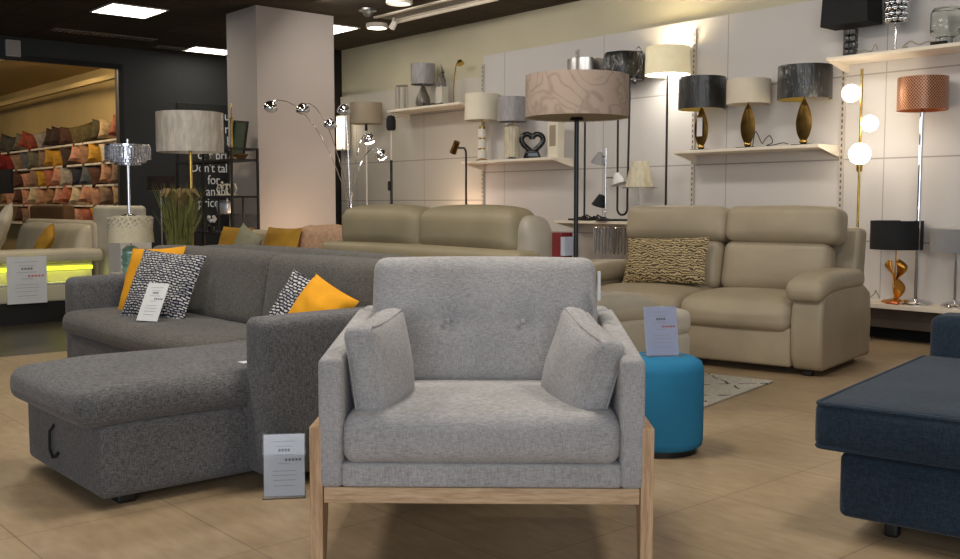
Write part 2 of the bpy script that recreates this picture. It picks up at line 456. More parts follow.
# ------------------------------------------------------------------ setting
CH = 3.22
room('floor', MB().box(-7.49, 6, -6, 7.9, -.1, 0), M['floor'])
room('floor_rear', MB().box(-26, -7.49, -6, 7.9, -.1, 0), M['floordark'])
room('ceiling', MB().box(-13.8, 6, -6, 7.9, CH, CH+.1), M['ceil'])
room('wall_back', MB().box(-14, 6, 7.85, 8.0, 0, CH), M['wallup'])
wl = MB().box(-14.0, -13.8, 5.397, 7.85, 0, CH); wl.box(-14.0, -13.8, 1.2, 5.397, 2.942, CH); wl.box(-14.0, -13.8, -6, 1.2, 0, CH)
room('wall_left', wl, M['walldark'])
room('trim_1', MB().box(-13.83, -13.78, 5.36, 5.43, 0, 2.99).box(-13.83, -13.78, 1.2, 5.40, 2.92, 2.99), M['black'])
room('wall_pillar', MB().box(-10.596, -9.905, 5.377, 6.365, 0, CH), M['pillar'])
room('trim_2', MB().box(-8.94, 6, 7.80, 7.85, 0, 2.80), M['boardR'])
room('trim_3', MB().box(-12.0, -8.94, 7.81, 7.85, 0, 2.57), M['boardL'])
room('trim_4', MB().box(-12.14, -12.02, 7.70, 7.85, 0, CH), M['black'])
# back room seen through the opening
room('wall_cushion', MB().box(-24, -14.0, 6.0, 6.15, 0, CH), M['backwall'])
room('wall_far', MB().box(-24.2, -24, -3, 6.15, 0, CH), M['backwall'])
room('ceiling_rear', MB().box(-24, -14.0, -3, 6.15, CH, CH+.1), M['backwall'])
room('trim_5', MB().box(-23.8, -14.2, 5.55, 5.62, 2.88, 2.95), M['backwall'])
room('trim_6', MB().box(-23.8, -14.2, 4.2, 4.24, 3.05, 3.1), M['backwall'])
for i, u in enumerate((4.37, 5.895, 7.42, 8.93)):
    o = MB().box(-.016, .016, -.012, .012, .05, 2.7).build('trim_%d' % (7+i), M['slots'], loc=R(u, 7.787), rot=RW); struct(o)
room('baseboard_back', MB().box(-9, 6, 7.72, 7.80, 0, .10), M['blackfab'])

# ------------------------------------------------------------------ wall shelves
def shelf(u0, u1, z, label, depth=.35, th=.028):
    t = thing('wall_shelf', label, 'shelf', R((u0+u1)/2, 7.80, z), RW, 'white wall shelves')
    w = (u1-u0)/2
    MB().box(-w, w, -depth+.0, -.002, -th, 0).build('shelf_board', M['shelf'], t, bevel=.003)
    for sx in (-1, 1):
        MB().prism([(-depth+.02, -th), (-.003, -th), (-.003, -th-.075), (-.05, -th-.065)], sx*w-.006*(1+sx), sx*w+.006*(1-sx)).build('shelf_bracket', M['shelf'], t)
    return t
shelf(8.955, 10.38, 2.25, 'high white wall shelf at far left holding the glitter lamp and gold desk lamp')
shelf(7.45, 8.925, 1.565, 'white wall shelf holding the black heart sculpture')
shelf(5.93, 7.41, .905, 'low white shelf behind the sofas carrying black lamp bases')
shelf(4.39, 5.87, 1.565, 'white wall shelf with three bronze leaf lamps')
shelf(2.85, 4.34, 2.25, 'highest right shelf carrying the black box shade lamp and clear glass jar lamp')
t = shelf(2.6, 4.34, .30, 'long low plinth shelf at right with gold ribbon lamp on it', .37, .035)
MB().box(-.85, .85, -.30, -.002, -.19, -.036).build('plinth_front', M['tanbox2'], t)

# ------------------------------------------------------------------ lamps
def drum(parent, rb, rt, z0, z1, m, lin=None, name='lamp_shade', th=.004, seg=40):
    sh = MB().lathe([(rb, z0), (rt, z1), (rt-th, z1), (rb-th, z0), (rb, z0)], seg).build(name, m, parent)
    if lin: MB().lathe([(rb-th-.001, z0+.001), (rt-th-.001, z1-.001)], seg).build('shade_lining', lin, sh, solid=.001)
    sp = MB()
    for k in range(3):
        a = 2*PI*k/3; sp.tube([(0, 0, z0+.03), (rb*.97*math.cos(a), rb*.97*math.sin(a), z0+.03)], .002, 5)
    sp.build('shade_ring', M['steel'], sh)
def disc_base(parent, r, m, name='lamp_base', h=.018):
    MB().lathe([(0, 0), (r, 0), (r, h*.5), (r*.85, h), (.02, h*1.6), (0, h*1.6)], 32).build(name, m, parent)
def pole(parent, z0, z1, r, m, name='lamp_pole', x=0, y=0):
    MB().tube([(x, y, z0), (x, y, z1)], r, 12).build(name, m, parent)

# big floor lamp behind the armchair
t = thing('floor_lamp', 'tall floor lamp with wide taupe patterned drum shade and black pole behind the armchair', 'floor lamp', R(3.40, 3.57))
disc_base(t, .15, M['black']); pole(t, .02, 1.56, .0115, M['black'])
drum(t, .25, .25, 1.495, 1.695, M['taupe'], M['shadepale'])
MB().lathe([(0, 1.497), (.248, 1.499), (.248, 1.503), (0, 1.503)], 40).build('shade_diffuser', M['shadekhaki'], t)
MB().lathe([(.0, 1.478), (.035, 1.482), (.03, 1.496), (0, 1.496)], 20).build('lamp_collar', M['black'], t)

# shelf C: leaf lamps
def leaf_lamp(u, label, sr, z0, z1, m, lin, lh, tagc=False):
    t = thing('table_lamp', label, 'table lamp', R(u, 7.62, 1.566), RW, 'bronze leaf table lamps')
    MB().box(-.085, .085, -.06, .06, 0, .012).build('lamp_base', M['black'], t, bevel=.003)
    # leaf: lens shaped, pointed at the top, with a twist
    mb = MB(); n = 14; rows = []
    for i in range(n+1):
        s = i/n; w = .064*(math.sin(PI*min(1, s*1.02)**.8)**.75 if 0 < s < 1 else 0)+.006
        z = .03+lh*s; a = .35*s
        rows.append([(w*k*math.cos(a), w*k*math.sin(a)+.012*(1-k*k)*math.sin(PI*s)*sd, z) for k, sd in ((-1,1),(-.5,1),(0,1),(.5,1),(1,1),(.5,-1),(0,-1),(-.5,-1))])
    vs = [[mb.bm.verts.new(p) for p in r] for r in rows]
    for a, b in zip(vs, vs[1:]):
        for k in range(8): mb.bm.faces.new([a[k], a[(k+1) % 8], b[(k+1) % 8], b[k]])
    mb.bm.faces.new(vs[0]); mb.bm.faces.new(vs[-1][::-1])
    mb.build('lamp_leaf', M['bronze'], t)
    MB().ball((0, 0, .035), .028, 14, sc=(1.3, 1, .9)).build('lamp_knot', M['brass'], t)
    pole(t, .03+lh, z0+.06, .006, M['brass'])
    drum(t, sr, sr, z0, z1, m, lin)
    if tagc: MB().box(-.03, .03, -.028, -.026, .13, .30).build('swing_tag', M['paper'], t)
leaf_lamp(5.68, 'left bronze leaf lamp with black plastic-wrapped drum and white swing tag', .214, .375, .665, M['wrapblack'], M['goldlin'], .36, True)
leaf_lamp(5.18, 'middle bronze leaf lamp with pale drum shade blending into the wall', .19, .385, .60, M['shadepale'], None, .36)
leaf_lamp(4.63, 'right bronze leaf lamp under larger black gold-lined drum shade', .222, .385, .66, M['wrapblack'], M['goldlin'], .36)
def cable(name, pts, m, label, r=.006):
    P = []
    pts = [Vector(p) for p in pts]
    for i in range(len(pts)-1):
        p0, p1, p2, p3 = pts[max(i-1, 0)], pts[i], pts[i+1], pts[min(i+2, len(pts)-1)]
        for k in range(6):
            s = k/6
            P.append(.5*((2*p1)+(p2-p0)*s+(2*p0-5*p1+4*p2-p3)*s*s+(3*p1-p0-3*p2+p3)*s**3))
    P.append(pts[-1])
    o = MB().tube(P, r, 6).build(name, m); return tag(o, label, 'cable')
cable('power_cable', [R(5.08,7.55,1.575), R(5.02,7.5,1.70), R(4.97,7.52,1.60), R(4.93,7.5,1.62), R(4.90,7.53,1.66), R(4.85,7.5,1.60), R(4.92,7.52,1.575), R(4.85,7.5,1.575), R(4.75,7.5,1.59), R(4.70,7.5,1.578)], M['cable'], 'coiled dark cable between the middle and right leaf lamps', .004)

# shelf H
t = thing('table_lamp', 'white drum table lamp with stacked white and brass column on heart shelf', 'table lamp', R(8.755, 7.62, 1.566), RW)
disc_base(t, .075, M['brass']); 
for z0 in (.03, .15, .27): MB().lathe([(0, z0), (.05, z0), (.05, z0+.10), (0, z0+.10)], 24).build('lamp_column', M['white'], t, bevel=.004)
for z0 in (.13, .25, .37): MB().lathe([(0, z0), (.04, z0), (.04, z0+.02), (0, z0+.02)], 24).build('column_ring', M['brass'], t)
pole(t, .39, .50, .008, M['brass']); drum(t, .203, .198, .465, .765, M['shadewhite'])
t = thing('table_lamp', 'grey plastic-wrapped shade lamp on clear fluted column beside heart sculpture', 'table lamp', R(8.247, 7.62, 1.566), RW)
disc_base(t, .07, M['steel']); MB().lathe([(0, .03), (.085, .03), (.08, .20), (.085, .36), (.03, .40), (0, .40)], 32, flut=(16, .03)).build('lamp_column', M['wrapcream'], t)
pole(t, .40, .45, .01, M['brass']); drum(t, .165, .155, .42, .69, M['wrapgrey'])
t = thing('heart_sculpture', 'glossy black heart shaped sculpture with open middle on wall shelf', 'ornament', R(7.90, 7.60, 1.566), -.15)
N = 40; pts = []
for i in range(N+1):
    a = 2*PI*i/N; pts.append((.118*math.sin(a)**3, 0, .175+.0075*(13*math.cos(a)-5*math.cos(2*a)-2*math.cos(3*a)-math.cos(4*a))))
MB().tube(pts, .03, 10, cap=False).build('heart_loop', M['glossblack'], t)
MB().rbox((0, 0, .045), (.17, .08, .09), .02, n=4, fn=lambda o, q: Vector((o.x*(1-.2*q[2]), o.y, o.z))).build('heart_foot', M['glossblack'], t)
t = thing('gift_box', 'tall pale boxed ornament with window on the heart shelf', 'box', R(7.56, 7.62, 1.566), RW)
MB().box(-.075, .075, -.05, .05, 0, .38).build('box_body', M['shadewhite'], t, bevel=.004)
MB().box(-.045, .045, -.053, -.0505, .12, .34).build('box_window', M['shadekhaki'], t)

# shelf B
t = thing('wire_lantern', 'open wire frame lantern at left end of high shelf', 'lantern', R(10.30, 7.62, 2.251), RW)
mb = MB()
for k in range(6):
    a = 2*PI*k/6; mb.tube([(.075*math.cos(a), .075*math.sin(a), .01), (.075*math.cos(a), .075*math.sin(a), .31)], .006, 6)
mb.build('wire_bars', M['steel'], t)
for z in (.01, .31): MB().tube([(.075*math.cos(2*PI*k/24), .075*math.sin(2*PI*k/24), z) for k in range(25)], .006, 6, cap=False).build('wire_hoop', M['steel'], t)
MB().lathe([(0, 0), (.07, 0), (.07, .012), (0, .012)], 24).build('lantern_base', M['steel'], t)
t = thing('table_lamp', 'glittery grey table lamp with bulbous base on the high left shelf', 'table lamp', R(9.86, 7.62, 2.251), RW)
MB().lathe([(0, 0), (.065, 0), (.095, .05), (.085, .12), (.05, .2), (.025, .26), (0, .28)], 28).build('lamp_base', M['glitter'], t)
pole(t, .27, .33, .008, M['steel']); drum(t, .15, .15, .285, .535, M['wrapgrey'])
t = thing('cat_ornament', 'dark upright ornament on clear stem beside glitter lamp', 'ornament', R(9.49, 7.62, 2.251), RW)
MB().box(-.06, .06, -.05, .05, .0, .225).build('ornament_stand', M['boardL'], t)
MB().lathe([(0, .226), (.055, .226), (.05, .30), (.025, .39), (.01, .41), (0, .41)], 16).build('ornament_body', M['smoke'], t)
MB().tube([(.02, 0, .39), (-.02, 0, .50)], .012, 8, radii=[.022, .004]).build('ornament_ear', M['smoke'], t)
t = thing('desk_lamp', 'slim gold desk lamp with curved neck at right of high shelf', 'desk lamp', R(9.27, 7.62, 2.251), RW)
disc_base(t, .06, M['black'])
MB().tube([(0,0,.02),(.0,0,.15),(.015,0,.3),(.05,0,.45),(.09,0,.51),(.125,0,.50)], .007, 8).build('lamp_neck', M['brass'], t)
MB().lathe([(0,.05),(.03,.045),(.045,0),(.04,0),(0,.02)], 20, m=T(.135,0,.46,0,-.5,0)).build('lamp_head', M['brass'], t)
cable('power_cable', [R(9.75,7.55,2.26), R(9.7,7.5,2.30), R(9.62,7.5,2.26), R(9.5,7.48,2.27), R(9.42,7.48,2.258), R(9.3,7.47,2.26)], M['cable'], 'dark cable lying on the high left shelf', .01)

# shelf D
t = thing('table_lamp', 'table lamp with black rectangular shade on stacked dark crystal column', 'table lamp', R(4.227, 7.62, 2.251), RW)
MB().box(-.06,.06,-.05,.05,0,.015).build('lamp_base', M['chrome'], t)
for k in range(4):
    for sx in (-1, 1):
        MB().rbox((sx*.026, 0, .042+k*.054), (.05, .06, .05), .008, n=2).build('crystal_block', M['wrapblack'], t)
MB().prism([(-.205,.255),(.205,.255),(.19,.51),(-.19,.51)], -.12, .12, 'y').build('lamp_shade', M['blackfab'], t, bevel=.004)
t = thing('table_lamp', 'slim chrome lamp with cylinder of silver beads on highest shelf', 'table lamp', R(3.851, 7.62, 2.251), RW)
disc_base(t, .055, M['chrome']); pole(t, .02, .26, .008, M['chrome'])
for k in range(6):
    mb = MB()
    for j in range(10):
        a = 2*PI*(j+.5*(k % 2))/10; mb.ball((.072*math.cos(a), .072*math.sin(a), .255+k*.042), .023, 8)
    mb.build('bead_ring', M['chrome'], t)
MB().lathe([(.05,.24),(.05,.49)], 20).build('lamp_shade', M['smoke'], t, solid=.002)
t = thing('table_lamp', 'clear glass jar lamp on highest shelf at right edge', 'table lamp', R(3.463, 7.62, 2.251), RW)
MB().lathe([(0,0),(.072,0),(.072,.07),(.105,.09),(.112,.12),(.112,.25),(.09,.285),(.06,.29),(.055,.285),(.085,.275),(.105,.245),(.105,.12),(.065,.08),(.065,.012),(0,.012)], 36).build('jar', M['glass'], t)
MB().lathe([(0,.012),(.05,.012),(.05,.06),(.02,.07),(0,.07)], 24).build('lamp_holder', M['plastic'], t)
cable('power_cable', [R(3.42,7.5,2.26), R(3.52,7.48,2.285), R(3.6,7.48,2.27), R(3.66,7.47,2.30), R(3.72,7.47,2.262), R(3.68,7.46,2.262)], M['cablew'], 'pale loose cable on the highest shelf between beaded lamp and jar', .006)
cable('power_cable', [R(3.38,7.47,2.262), R(3.44,7.46,2.262), R(3.50,7.46,2.262)], M['cable'], 'black plug lead lying in front of the glass jar lamp', .012)
cable('power_cable', [R(4.10,7.49,2.262), R(4.03,7.47,2.275), R(3.97,7.47,2.262), R(3.94,7.47,2.31), R(3.92,7.47,2.27)], M['cablew'], 'clear cable in front of the silver beaded lamp', .005)

# plinth E
t = thing('table_lamp', 'table lamp with black drum shade and twisted gold ribbon base', 'table lamp', R(3.795, 7.62, .301), RW)
disc_base(t, .10, M['gold'], h=.02)
for x0, w0, a0, z0, z1 in ((.005, .052, .2, .03, .24), (-.02, .045, 1.3, .14, .33), (.03, .042, -.9, .18, .34)):
    mb = MB(); n = 18; L = []
    for i in range(n+1):
        q = i/n; a = a0+q*2.2; ww = w0*(.25+.75*math.sin(PI*min(1, q*.92+.06)))
        c = Vector((x0+.03*math.sin(q*PI*1.4+a0), .012*math.cos(q*4), z0+(z1-z0)*q)); d = Vector((math.cos(a), math.sin(a)*.7, .35)).normalized()*ww
        L.append((mb.bm.verts.new(c-d), mb.bm.verts.new(c), mb.bm.verts.new(c+d)))
    for a, b in zip(L, L[1:]):
        mb.bm.faces.new([a[0], a[1], b[1], b[0]]); mb.bm.faces.new([a[1], a[2], b[2], b[1]])
    mb.build('ribbon', M['gold'], t, solid=.006)
pole(t, .03, .46, .006, M['gold']); drum(t, .195, .195, .42, .645, M['blackfab'], M['blackfab'])
t = thing('floor_lamp', 'tall chrome lamp with copper lattice drum shade at right edge', 'floor lamp', R(3.615, 7.60, .301), RW)
disc_base(t, .125, M['chrome'], h=.03); pole(t, .02, 1.55, .016, M['chrome'])
drum(t, .182, .182, 1.487, 1.735, M['copper'], M['copperin'])
t = thing('table_lamp', 'chrome table lamp with grey drum shade cut by right picture edge', 'table lamp', R(3.317, 7.60, .301), RW)
disc_base(t, .10, M['chrome'], h=.03); pole(t, .02, .46, .012, M['chrome'])
drum(t, .185, .185, .415, .59, M['shadegrey'], M['shadepale'])
cable('power_cable', [R(4.14,7.5,.31), R(4.08,7.5,.36), R(4.02,7.5,.40), R(4.04,7.52,.34), R(3.96,7.5,.33), R(3.9,7.5,.37), R(3.88,7.48,.40), R(3.86,7.5,.34)], M['cablew'], 'pale cable looped on the low plinth by the gold ribbon lamp', .005)
cable('power_cable', [R(3.78,7.47,.31), R(3.73,7.45,.315), R(3.69,7.45,.312), R(3.70,7.47,.312)], M['copperin'], 'coppery flex beside the chrome lamp foot on the plinth', .012)

# globe floor lamp
t = thing('floor_lamp', 'brass stem floor lamp with three lit white globes', 'floor lamp', R(4.03, 7.45), RW)
disc_base(t, .12, M['plastic'], h=.03); pole(t, .02, 2.13, .010, M['brass'])
for dx, z, r in ((-.07, 1.945, .070), (.09, 1.70, .064), (.0, 1.47, .084)):
    if dx: MB().tube([(0, 0, z), (dx, -.02, z)], .008, 8).build('globe_arm', M['brass'], t)
    MB().ball((dx*1.02, -.03 if dx else 0, z), r, 24).build('globe', M['glow'], t)
MB().lathe([(0, 1.33), (.022, 1.33), (.026, 1.385), (0, 1.385)], 16).build('globe_cup', M['brass'], t)

# shelf I group: tall lamps standing on the low shelf
t = thing('floor_lamp', 'lit tall lamp with cream drum shade glowing against the wall', 'floor lamp', R(6.08, 7.62, .906), RW)
disc_base(t, .12, M['black']); pole(t, .02, 1.45, .011, M['black'])
drum(t, .214, .205, 1.385, 1.645, M['shadecream'])
MB().lathe([(0, 1.39), (.208, 1.392), (.208, 1.398), (0, 1.398)], 36).build('shade_diffuser', M['bulb'], t)
t = thing('floor_lamp', 'tall lamp with crumpled black plastic-wrapped shade on twin dark stems', 'floor lamp', R(6.625, 7.62, .906), RW)
MB().box(-.15, .15, -.10, .10, 0, .02).build('lamp_base', M['black'], t, bevel=.004)
P = [(-.07, 0, 1.40), (-.065, 0, .25)]+[(-.065*math.cos(PI*k/8), 0, .12-.06*math.sin(PI*k/8)) for k in range(9)]+[(.065, 0, .25), (.085, 0, 1.40)]
MB().tube(P, .011, 10).build('lamp_pole', M['black'], t)
def crum(o, q): 
    n = noise.noise(Vector((o.x*14, o.y*14, o.z*14)))*.02; return Vector((o.x*(1+n*2), o.y*(1+n*2), o.z+n))
MB().lathe([(.0, 1.39), (.195, 1.385), (.20, 1.40), (.20, 1.63), (.19, 1.65), (0, 1.645)], 36, flut=(7, .03)).build('lamp_shade', M['wrapblack'], t)
MB().tube([(.12, -.08, 1.38), (.19, -.06, 1.36), (.22, -.02, 1.42), (.225, 0, 1.62), (.19, -.02, 1.68)], .012, 8, radii=[.02, .03, .02, .018, .025]).build('plastic_wrap', M['acryl'], t)
t = thing('floor_lamp', 'lamp with banded chrome drum showing above the taupe shade', 'floor lamp', R(7.14, 7.62, .906), RW)
MB().box(-.14, .14, -.10, .10, 0, .02).build('lamp_base', M['black'], t, bevel=.004); pole(t, .02, 1.50, .011, M['black'])
drum(t, .187, .187, 1.42, 1.645, M['steel'])
t = thing('floor_lamp', 'slender chrome stem lamp with three small black and grey cone heads', 'floor lamp', R(6.74, 7.50, .906), RW)
disc_base(t, .10, M['black']); pole(t, .02, .72, .009, M['chrome'])
for dx, z, m, tilt in ((-.09, .62, M['shadegrey'], .9), (.16, .41, M['plastic'], -.9), (-.075, .20, M['blackfab'], 1.0)):
    MB().tube([(0, 0, z+.02), (dx*.6, 0, z+.02)], .006, 8).build('head_arm', M['black'], t)
    MB().lathe([(0, .07), (.03, .062), (.075, -.05), (.07, -.05), (.026, .052), (0, .06)], 24, m=T(dx, 0, z, 0, tilt*.35, 0)).build('lamp_head', m, t)
t = thing('table_lamp', 'small lamp with pale plastic-wrapped cone shade on low shelf', 'table lamp', R(6.35, 7.55, .906), RW)
disc_base(t, .08, M['black']); pole(t, .02, .38, .007, M['steel'])
MB().lathe([(.14, .335), (.085, .58), (.082, .58), (.136, .335), (.14, .335)], 32, flut=(9, .012)).build('lamp_shade', M['wrapcream'], t)
MB().lathe([(.175, .325), (.14, .336), (.136, .334), (.175, .322)], 32, flut=(9, .03)).build('plastic_wrap', M['acryl'], t)
t = thing('plug_lead_bundle', 'bundle of black leads heaped on the low shelf', 'cable', R(6.95, 7.49, .906), RW)
mb = MB()
for k in range(7):
    x0 = -.16+.05*k; mb.tube([(x0, 0, .008), (x0+.03, -.01, .03+.015*(k % 3)), (x0+.07, .01, .035), (x0+.10, 0, .008)], .009, 6)
mb.build('lead_coil', M['cable'], t)

# below shelf I
t = thing('display_case', 'maroon box with pale blue label inside a cream frame', 'box', R(7.26, 7.40), RW)
MB().box(-.10, .09, -.08, .08, .52, .78).build('box_body', M['maroon'], t, bevel=.004)
MB().box(.095, .15, -.10, .08, .55, .74).build('box_label', M['bluecard'], t)
MB().box(-.20, .2, -.16, .12, .0, .518).build('box_stand', M['shelf'], t)
MB().box(-.2, -.15, -.16, -.11, .518, .9).build('stand_post', M['shelf'], t)
for k, (u, lb) in enumerate(((6.78, 'left pendant of hanging clear glass rods under the low shelf'), (6.52, 'right pendant of hanging amber glass rods under the low shelf'))):
    t = thing('glass_pendant', lb, 'pendant lamp', R(u, 7.52, .58), RW)
    MB().lathe([(.0, .26), (.10, .26), (.10, .268), (0, .268)], 24).build('pendant_ring', M['chrome'], t)
    MB().lathe([(.0, -.575), (.09, -.575), (.09, -.56), (.012, -.55), (.012, .26), (0, .26)], 20).build('pendant_stand', M['steel'], t)
    mb = MB()
    for j in range(18):
        a = 2*PI*j/18; mb.tube([(.095*math.cos(a), .095*math.sin(a), .26), (.095*math.cos(a), .095*math.sin(a), .0+.02*(j % 2))], .007, 6)
    mb.build('glass_rods', M['crystal'] if k == 0 else M['glitter'], t)

# left part of lamp wall
t = thing('floor_lamp', 'floor lamp with taupe linen drum near the pillar on slim pale pole', 'floor lamp', R(10.92, 7.50), RW)
disc_base(t, .15, M['steel']); pole(t, .02, 2.15, .012, M['white'])
drum(t, .21, .21, 2.115, 2.385, M['shadekhaki'], M['shadepale'])
MB().lathe([(0, 2.02), (.02, 2.03), (.015, 2.12), (0, 2.12)], 16).build('lamp_holder', M['black'], t)
t = thing('floor_lamp', 'thin lamp with small black capsule head below high left shelf', 'floor lamp', R(10.23, 7.40), RW)
disc_base(t, .12, M['black']); pole(t, .02, 1.62, .017, M['black'], 'lower_pole'); pole(t, 1.62, 2.0, .009, M['white'])
MB().lathe([(0, 1.985), (.05, 1.99), (.06, 2.02), (.06, 2.12), (.045, 2.165), (0, 2.18)], 24).build('lamp_head', M['blackfab'], t)
MB().rbox((-.02, -.02, 1.30), (.03, .03, .12), .008, n=2).build('cord_switch', M['black'], t)
t = thing('reading_lamp', 'bronze reading lamp with bent neck and small cylinder head left of heart shelf', 'floor lamp', R(8.72, 7.35), RW)
disc_base(t, .13, M['black'])
MB().tube([(0,0,.02),(0,0,1.64)]+[(-.05+.05*math.cos(a), 0, 1.64+.07*math.sin(a)) for a in (.4,.8,1.2,1.57)]+[(-.15,0,1.715)], .012, 10).build('lamp_pole', M['black'], t)
MB().lathe([(0,.075),(.036,.075),(.04,-.07),(.034,-.07),(.03,.0),(0,.0)], 20, m=T(-.2,0,1.72,0,.55,0)).build('lamp_head', M['bronze'], t)
MB().lathe([(0,-.055),(.034,-.055),(.034,-.06),(0,-.06)], 20, m=T(-.2,0,1.72,0,.55,0)).build('lamp_lens', M['bulb'], t)
# arc lamp with chrome heads
t = thing('arc_floor_lamp', 'chrome arc floor lamp with six domed heads in front of the pillar', 'floor lamp', R(9.2, 6.10), PI/2+RW+0)   # local x=+v? see below
t.rotation_euler = (0, 0, math.atan2(V1, V0))     # local x = +v
disc_base(t, .18, M['chrome'], h=.03); pole(t, .02, 1.0, .016, M['chrome'])
for x, z, tilt, lit in ((-.955, 2.065, .15, 0), (-.58, 2.065, -.1, 0), (-.245, 1.925, .1, 0), (-.07, 2.085, 0, 0), (.255, 1.79, -.3, 1), (.415, 1.62, -.6, 1)):
    far = abs(x)
    n = 14; P = []
    p0, p1, p2, p3 = Vector((0,0,.98)), Vector((x*.12, 0, 1.45)), Vector((x*.55, 0, z+.10+far*.12)), Vector((x, 0, z+.055))
    for k in range(n+1):
        s = k/n; P.append((1-s)**3*p0+3*s*(1-s)**2*p1+3*s*s*(1-s)*p2+s**3*p3)
    MB().tube(P, .0045, 6).build('arc_arm', M['chrome'], t)
    hm = T(x, 0, z, 0, tilt, 0)
    hd = MB().lathe([(0,.065),(.03,.06),(.062,.03),(.075,-.01),(.07,-.03),(.066,-.03),(.07,-.01),(.055,.025),(.025,.05),(0,.055)], 24, m=hm).build('lamp_head', M['chrome'], t)
    MB().ball((0,0,-.03), .056, 14, m=hm, sc=(1,1,.5)).build('lamp_bulb', M['bulb'] if lit else M['plastic'], hd)
t = thing('wall_light', 'upright lit rectangular wall light beside the dark post behind pillar', 'wall light', R(11.86, 7.72, 1.84), RW)
MB().box(-.11, .11, .0, .08, -.02, .46).build('light_frame', M['shelf'], t)
MB().box(-.09, .09, -.01, -.001, 0, .44).build('light_diffuser', M['paneldim'], t)

# ------------------------------------------------------------------ price cards
def card(name, label, w, h, loc, rz, tilt, stand=None, red=True, cat='price sign', px=M['paper']):
    t = thing(name, label, cat, loc, rz)
    m = T(0, 0, 0, -tilt, 0, 0)
    MB().box(-w/2, w/2, 0, .003, 0, h, m).build('sign_card', px, t)
    mb = MB(); random.seed(int(w*1000))
    for k, (zz, fw) in enumerate(((.88,.6),(.80,.4),(.66,.5),(.52,.3),(.40,.55),(.33,.6),(.25,.55),(.16,.5))):
        mb.box(-w*fw/2, w*fw/2, -.0012, -.0004, h*zz, h*zz+h*.012, m)
    mb.build('printed_lines', M['ink'], t)
    mb = MB()
    for j in range(5): mb.box(w*(.02+.085*j), w*(.02+.085*j+.06), -.0012, -.0004, h*.565, h*.605, m)
    mb.build('printed_price', M['inkr'] if red else M['inkd'], t)
    mb = MB()
    for j in range(4): mb.box(w*(-.14+.075*j), w*(-.14+.075*j+.055), -.0012, -.0004, h*.72, h*.765, m)
    mb.build('printed_heading', M['inkd'], t)
    if stand:
        MB().box(-w/2-.004, w/2+.004, -.004, -.0025, 0, h+.004, m).box(-w/2-.004, w/2+.004, -.03, .06, -.003, .0, None).build('acrylic_stand', M['acryl'], t)
    return t

# ------------------------------------------------------------------ armchair (main subject)
AX, AY = 0.003, 2.75
AR = -math.radians(1.2)
t = thing('armchair', 'wide light grey tweed armchair with pale ash wood frame in the foreground', 'armchair', (AX, AY, 0), AR)
for sx in (-1, 1):
    a, b = sorted((sx*.447, sx*.483))
    MB().prism([(.005, 0), (.045, 0), (.17, .455), (.004, .455)], a, b).build('leg', M['ash_v'], t, bevel=.003)
    MB().prism([(.86, 0), (.90, 0), (.82, .455), (.66, .455)], a, b).build('leg', M['ash_v'], t, bevel=.003)
    MB().box(a, b, .06, .80, .240, .280).build('side_rail', M['ash_h'], t, bevel=.003)
MB().box(-.445, .445, .012, .038, .236, .281).build('front_rail', M['ash_h'], t, bevel=.002)
MB().box(-.445, .445, .80, .826, .236, .281).build('rear_rail', M['ash_h'], t, bevel=.002)
MB().rbox((0, .415, .316), (.79, .81, .07), .012, n=4).build('seat_base', M['chair'], t)
for sx in (-1, 1):
    def armfn(o, q, sx=sx):
        y = o.y+.40
        top = .648+.06*max(0, y)/.8
        z = .281+(o.z+.19)/.38*(top-.281)
        return Vector((o.x, o.y, z-.49))
    MB().rbox((sx*.4235, .400, .49), (.067, .80, .38), .018, bulge=(.004, 0, 0), n=8, fn=armfn).build('armrest', M['chair'], t)
MB().rbox((0, .79, .505), (.88, .10, .42), .025, n=6, m=None).build('back_frame', M['chair'], t)
def seatfn(o, q):
    o = Vector(o); o.z += .004*noise.noise(Vector((o.x*6, o.y*6, 1)))
    if o.y < -.25: o.z -= .006*(abs(q[0])**6)
    return o
MB().rbox((0, .310, .420), (.785, .63, .142), .045, bulge=(.006, .012, .016), n=14, fn=seatfn).build('seat_cushion', M['chair'], t)
def backfn(o, q):
    o = Vector(o)
    for bx, bz in ((-.122, -.012), (.128, -.012)):
        d2 = (o.x-bx)**2+(o.z-bz)**2
        if o.y < 0:
            o.y += .014*math.exp(-d2/.0016)+.006*math.exp(-(o.x-bx)**2/.0006)*(1 if o.z < bz else .35)*math.exp(-abs(o.z-bz)/.12)
            o.y += .004*math.exp(-(o.z-bz)**2/.0006)*math.exp(-min(abs(o.x-bx), 1)/.08)
    o.y += .004*noise.noise(Vector((o.x*5, o.z*5, 3)))
    return o
bm_ = T(0, .635, .682, -math.radians(13), 0, 0)
MB().rbox((0, 0, 0), (.752, .15, .425), .045, bulge=(.004, .028, .006), n=36, fn=backfn, m=bm_).build('back_cushion', M['chair'], t); bkc = t.children[-1] if False else bpy.data.objects[[o.name for o in t.children if o.name.startswith('back_cushion')][-1]]
for bx in (-.122, .128):
    MB().ball((bx, -.092, -.012), .010, 10, m=bm_, sc=(1, .6, 1)).build('tuft_button', M['chair'], bkc)
MB().box(.376, .384, .55, .575, .76, .855, None).build('swing_tag', M['paper'], t)
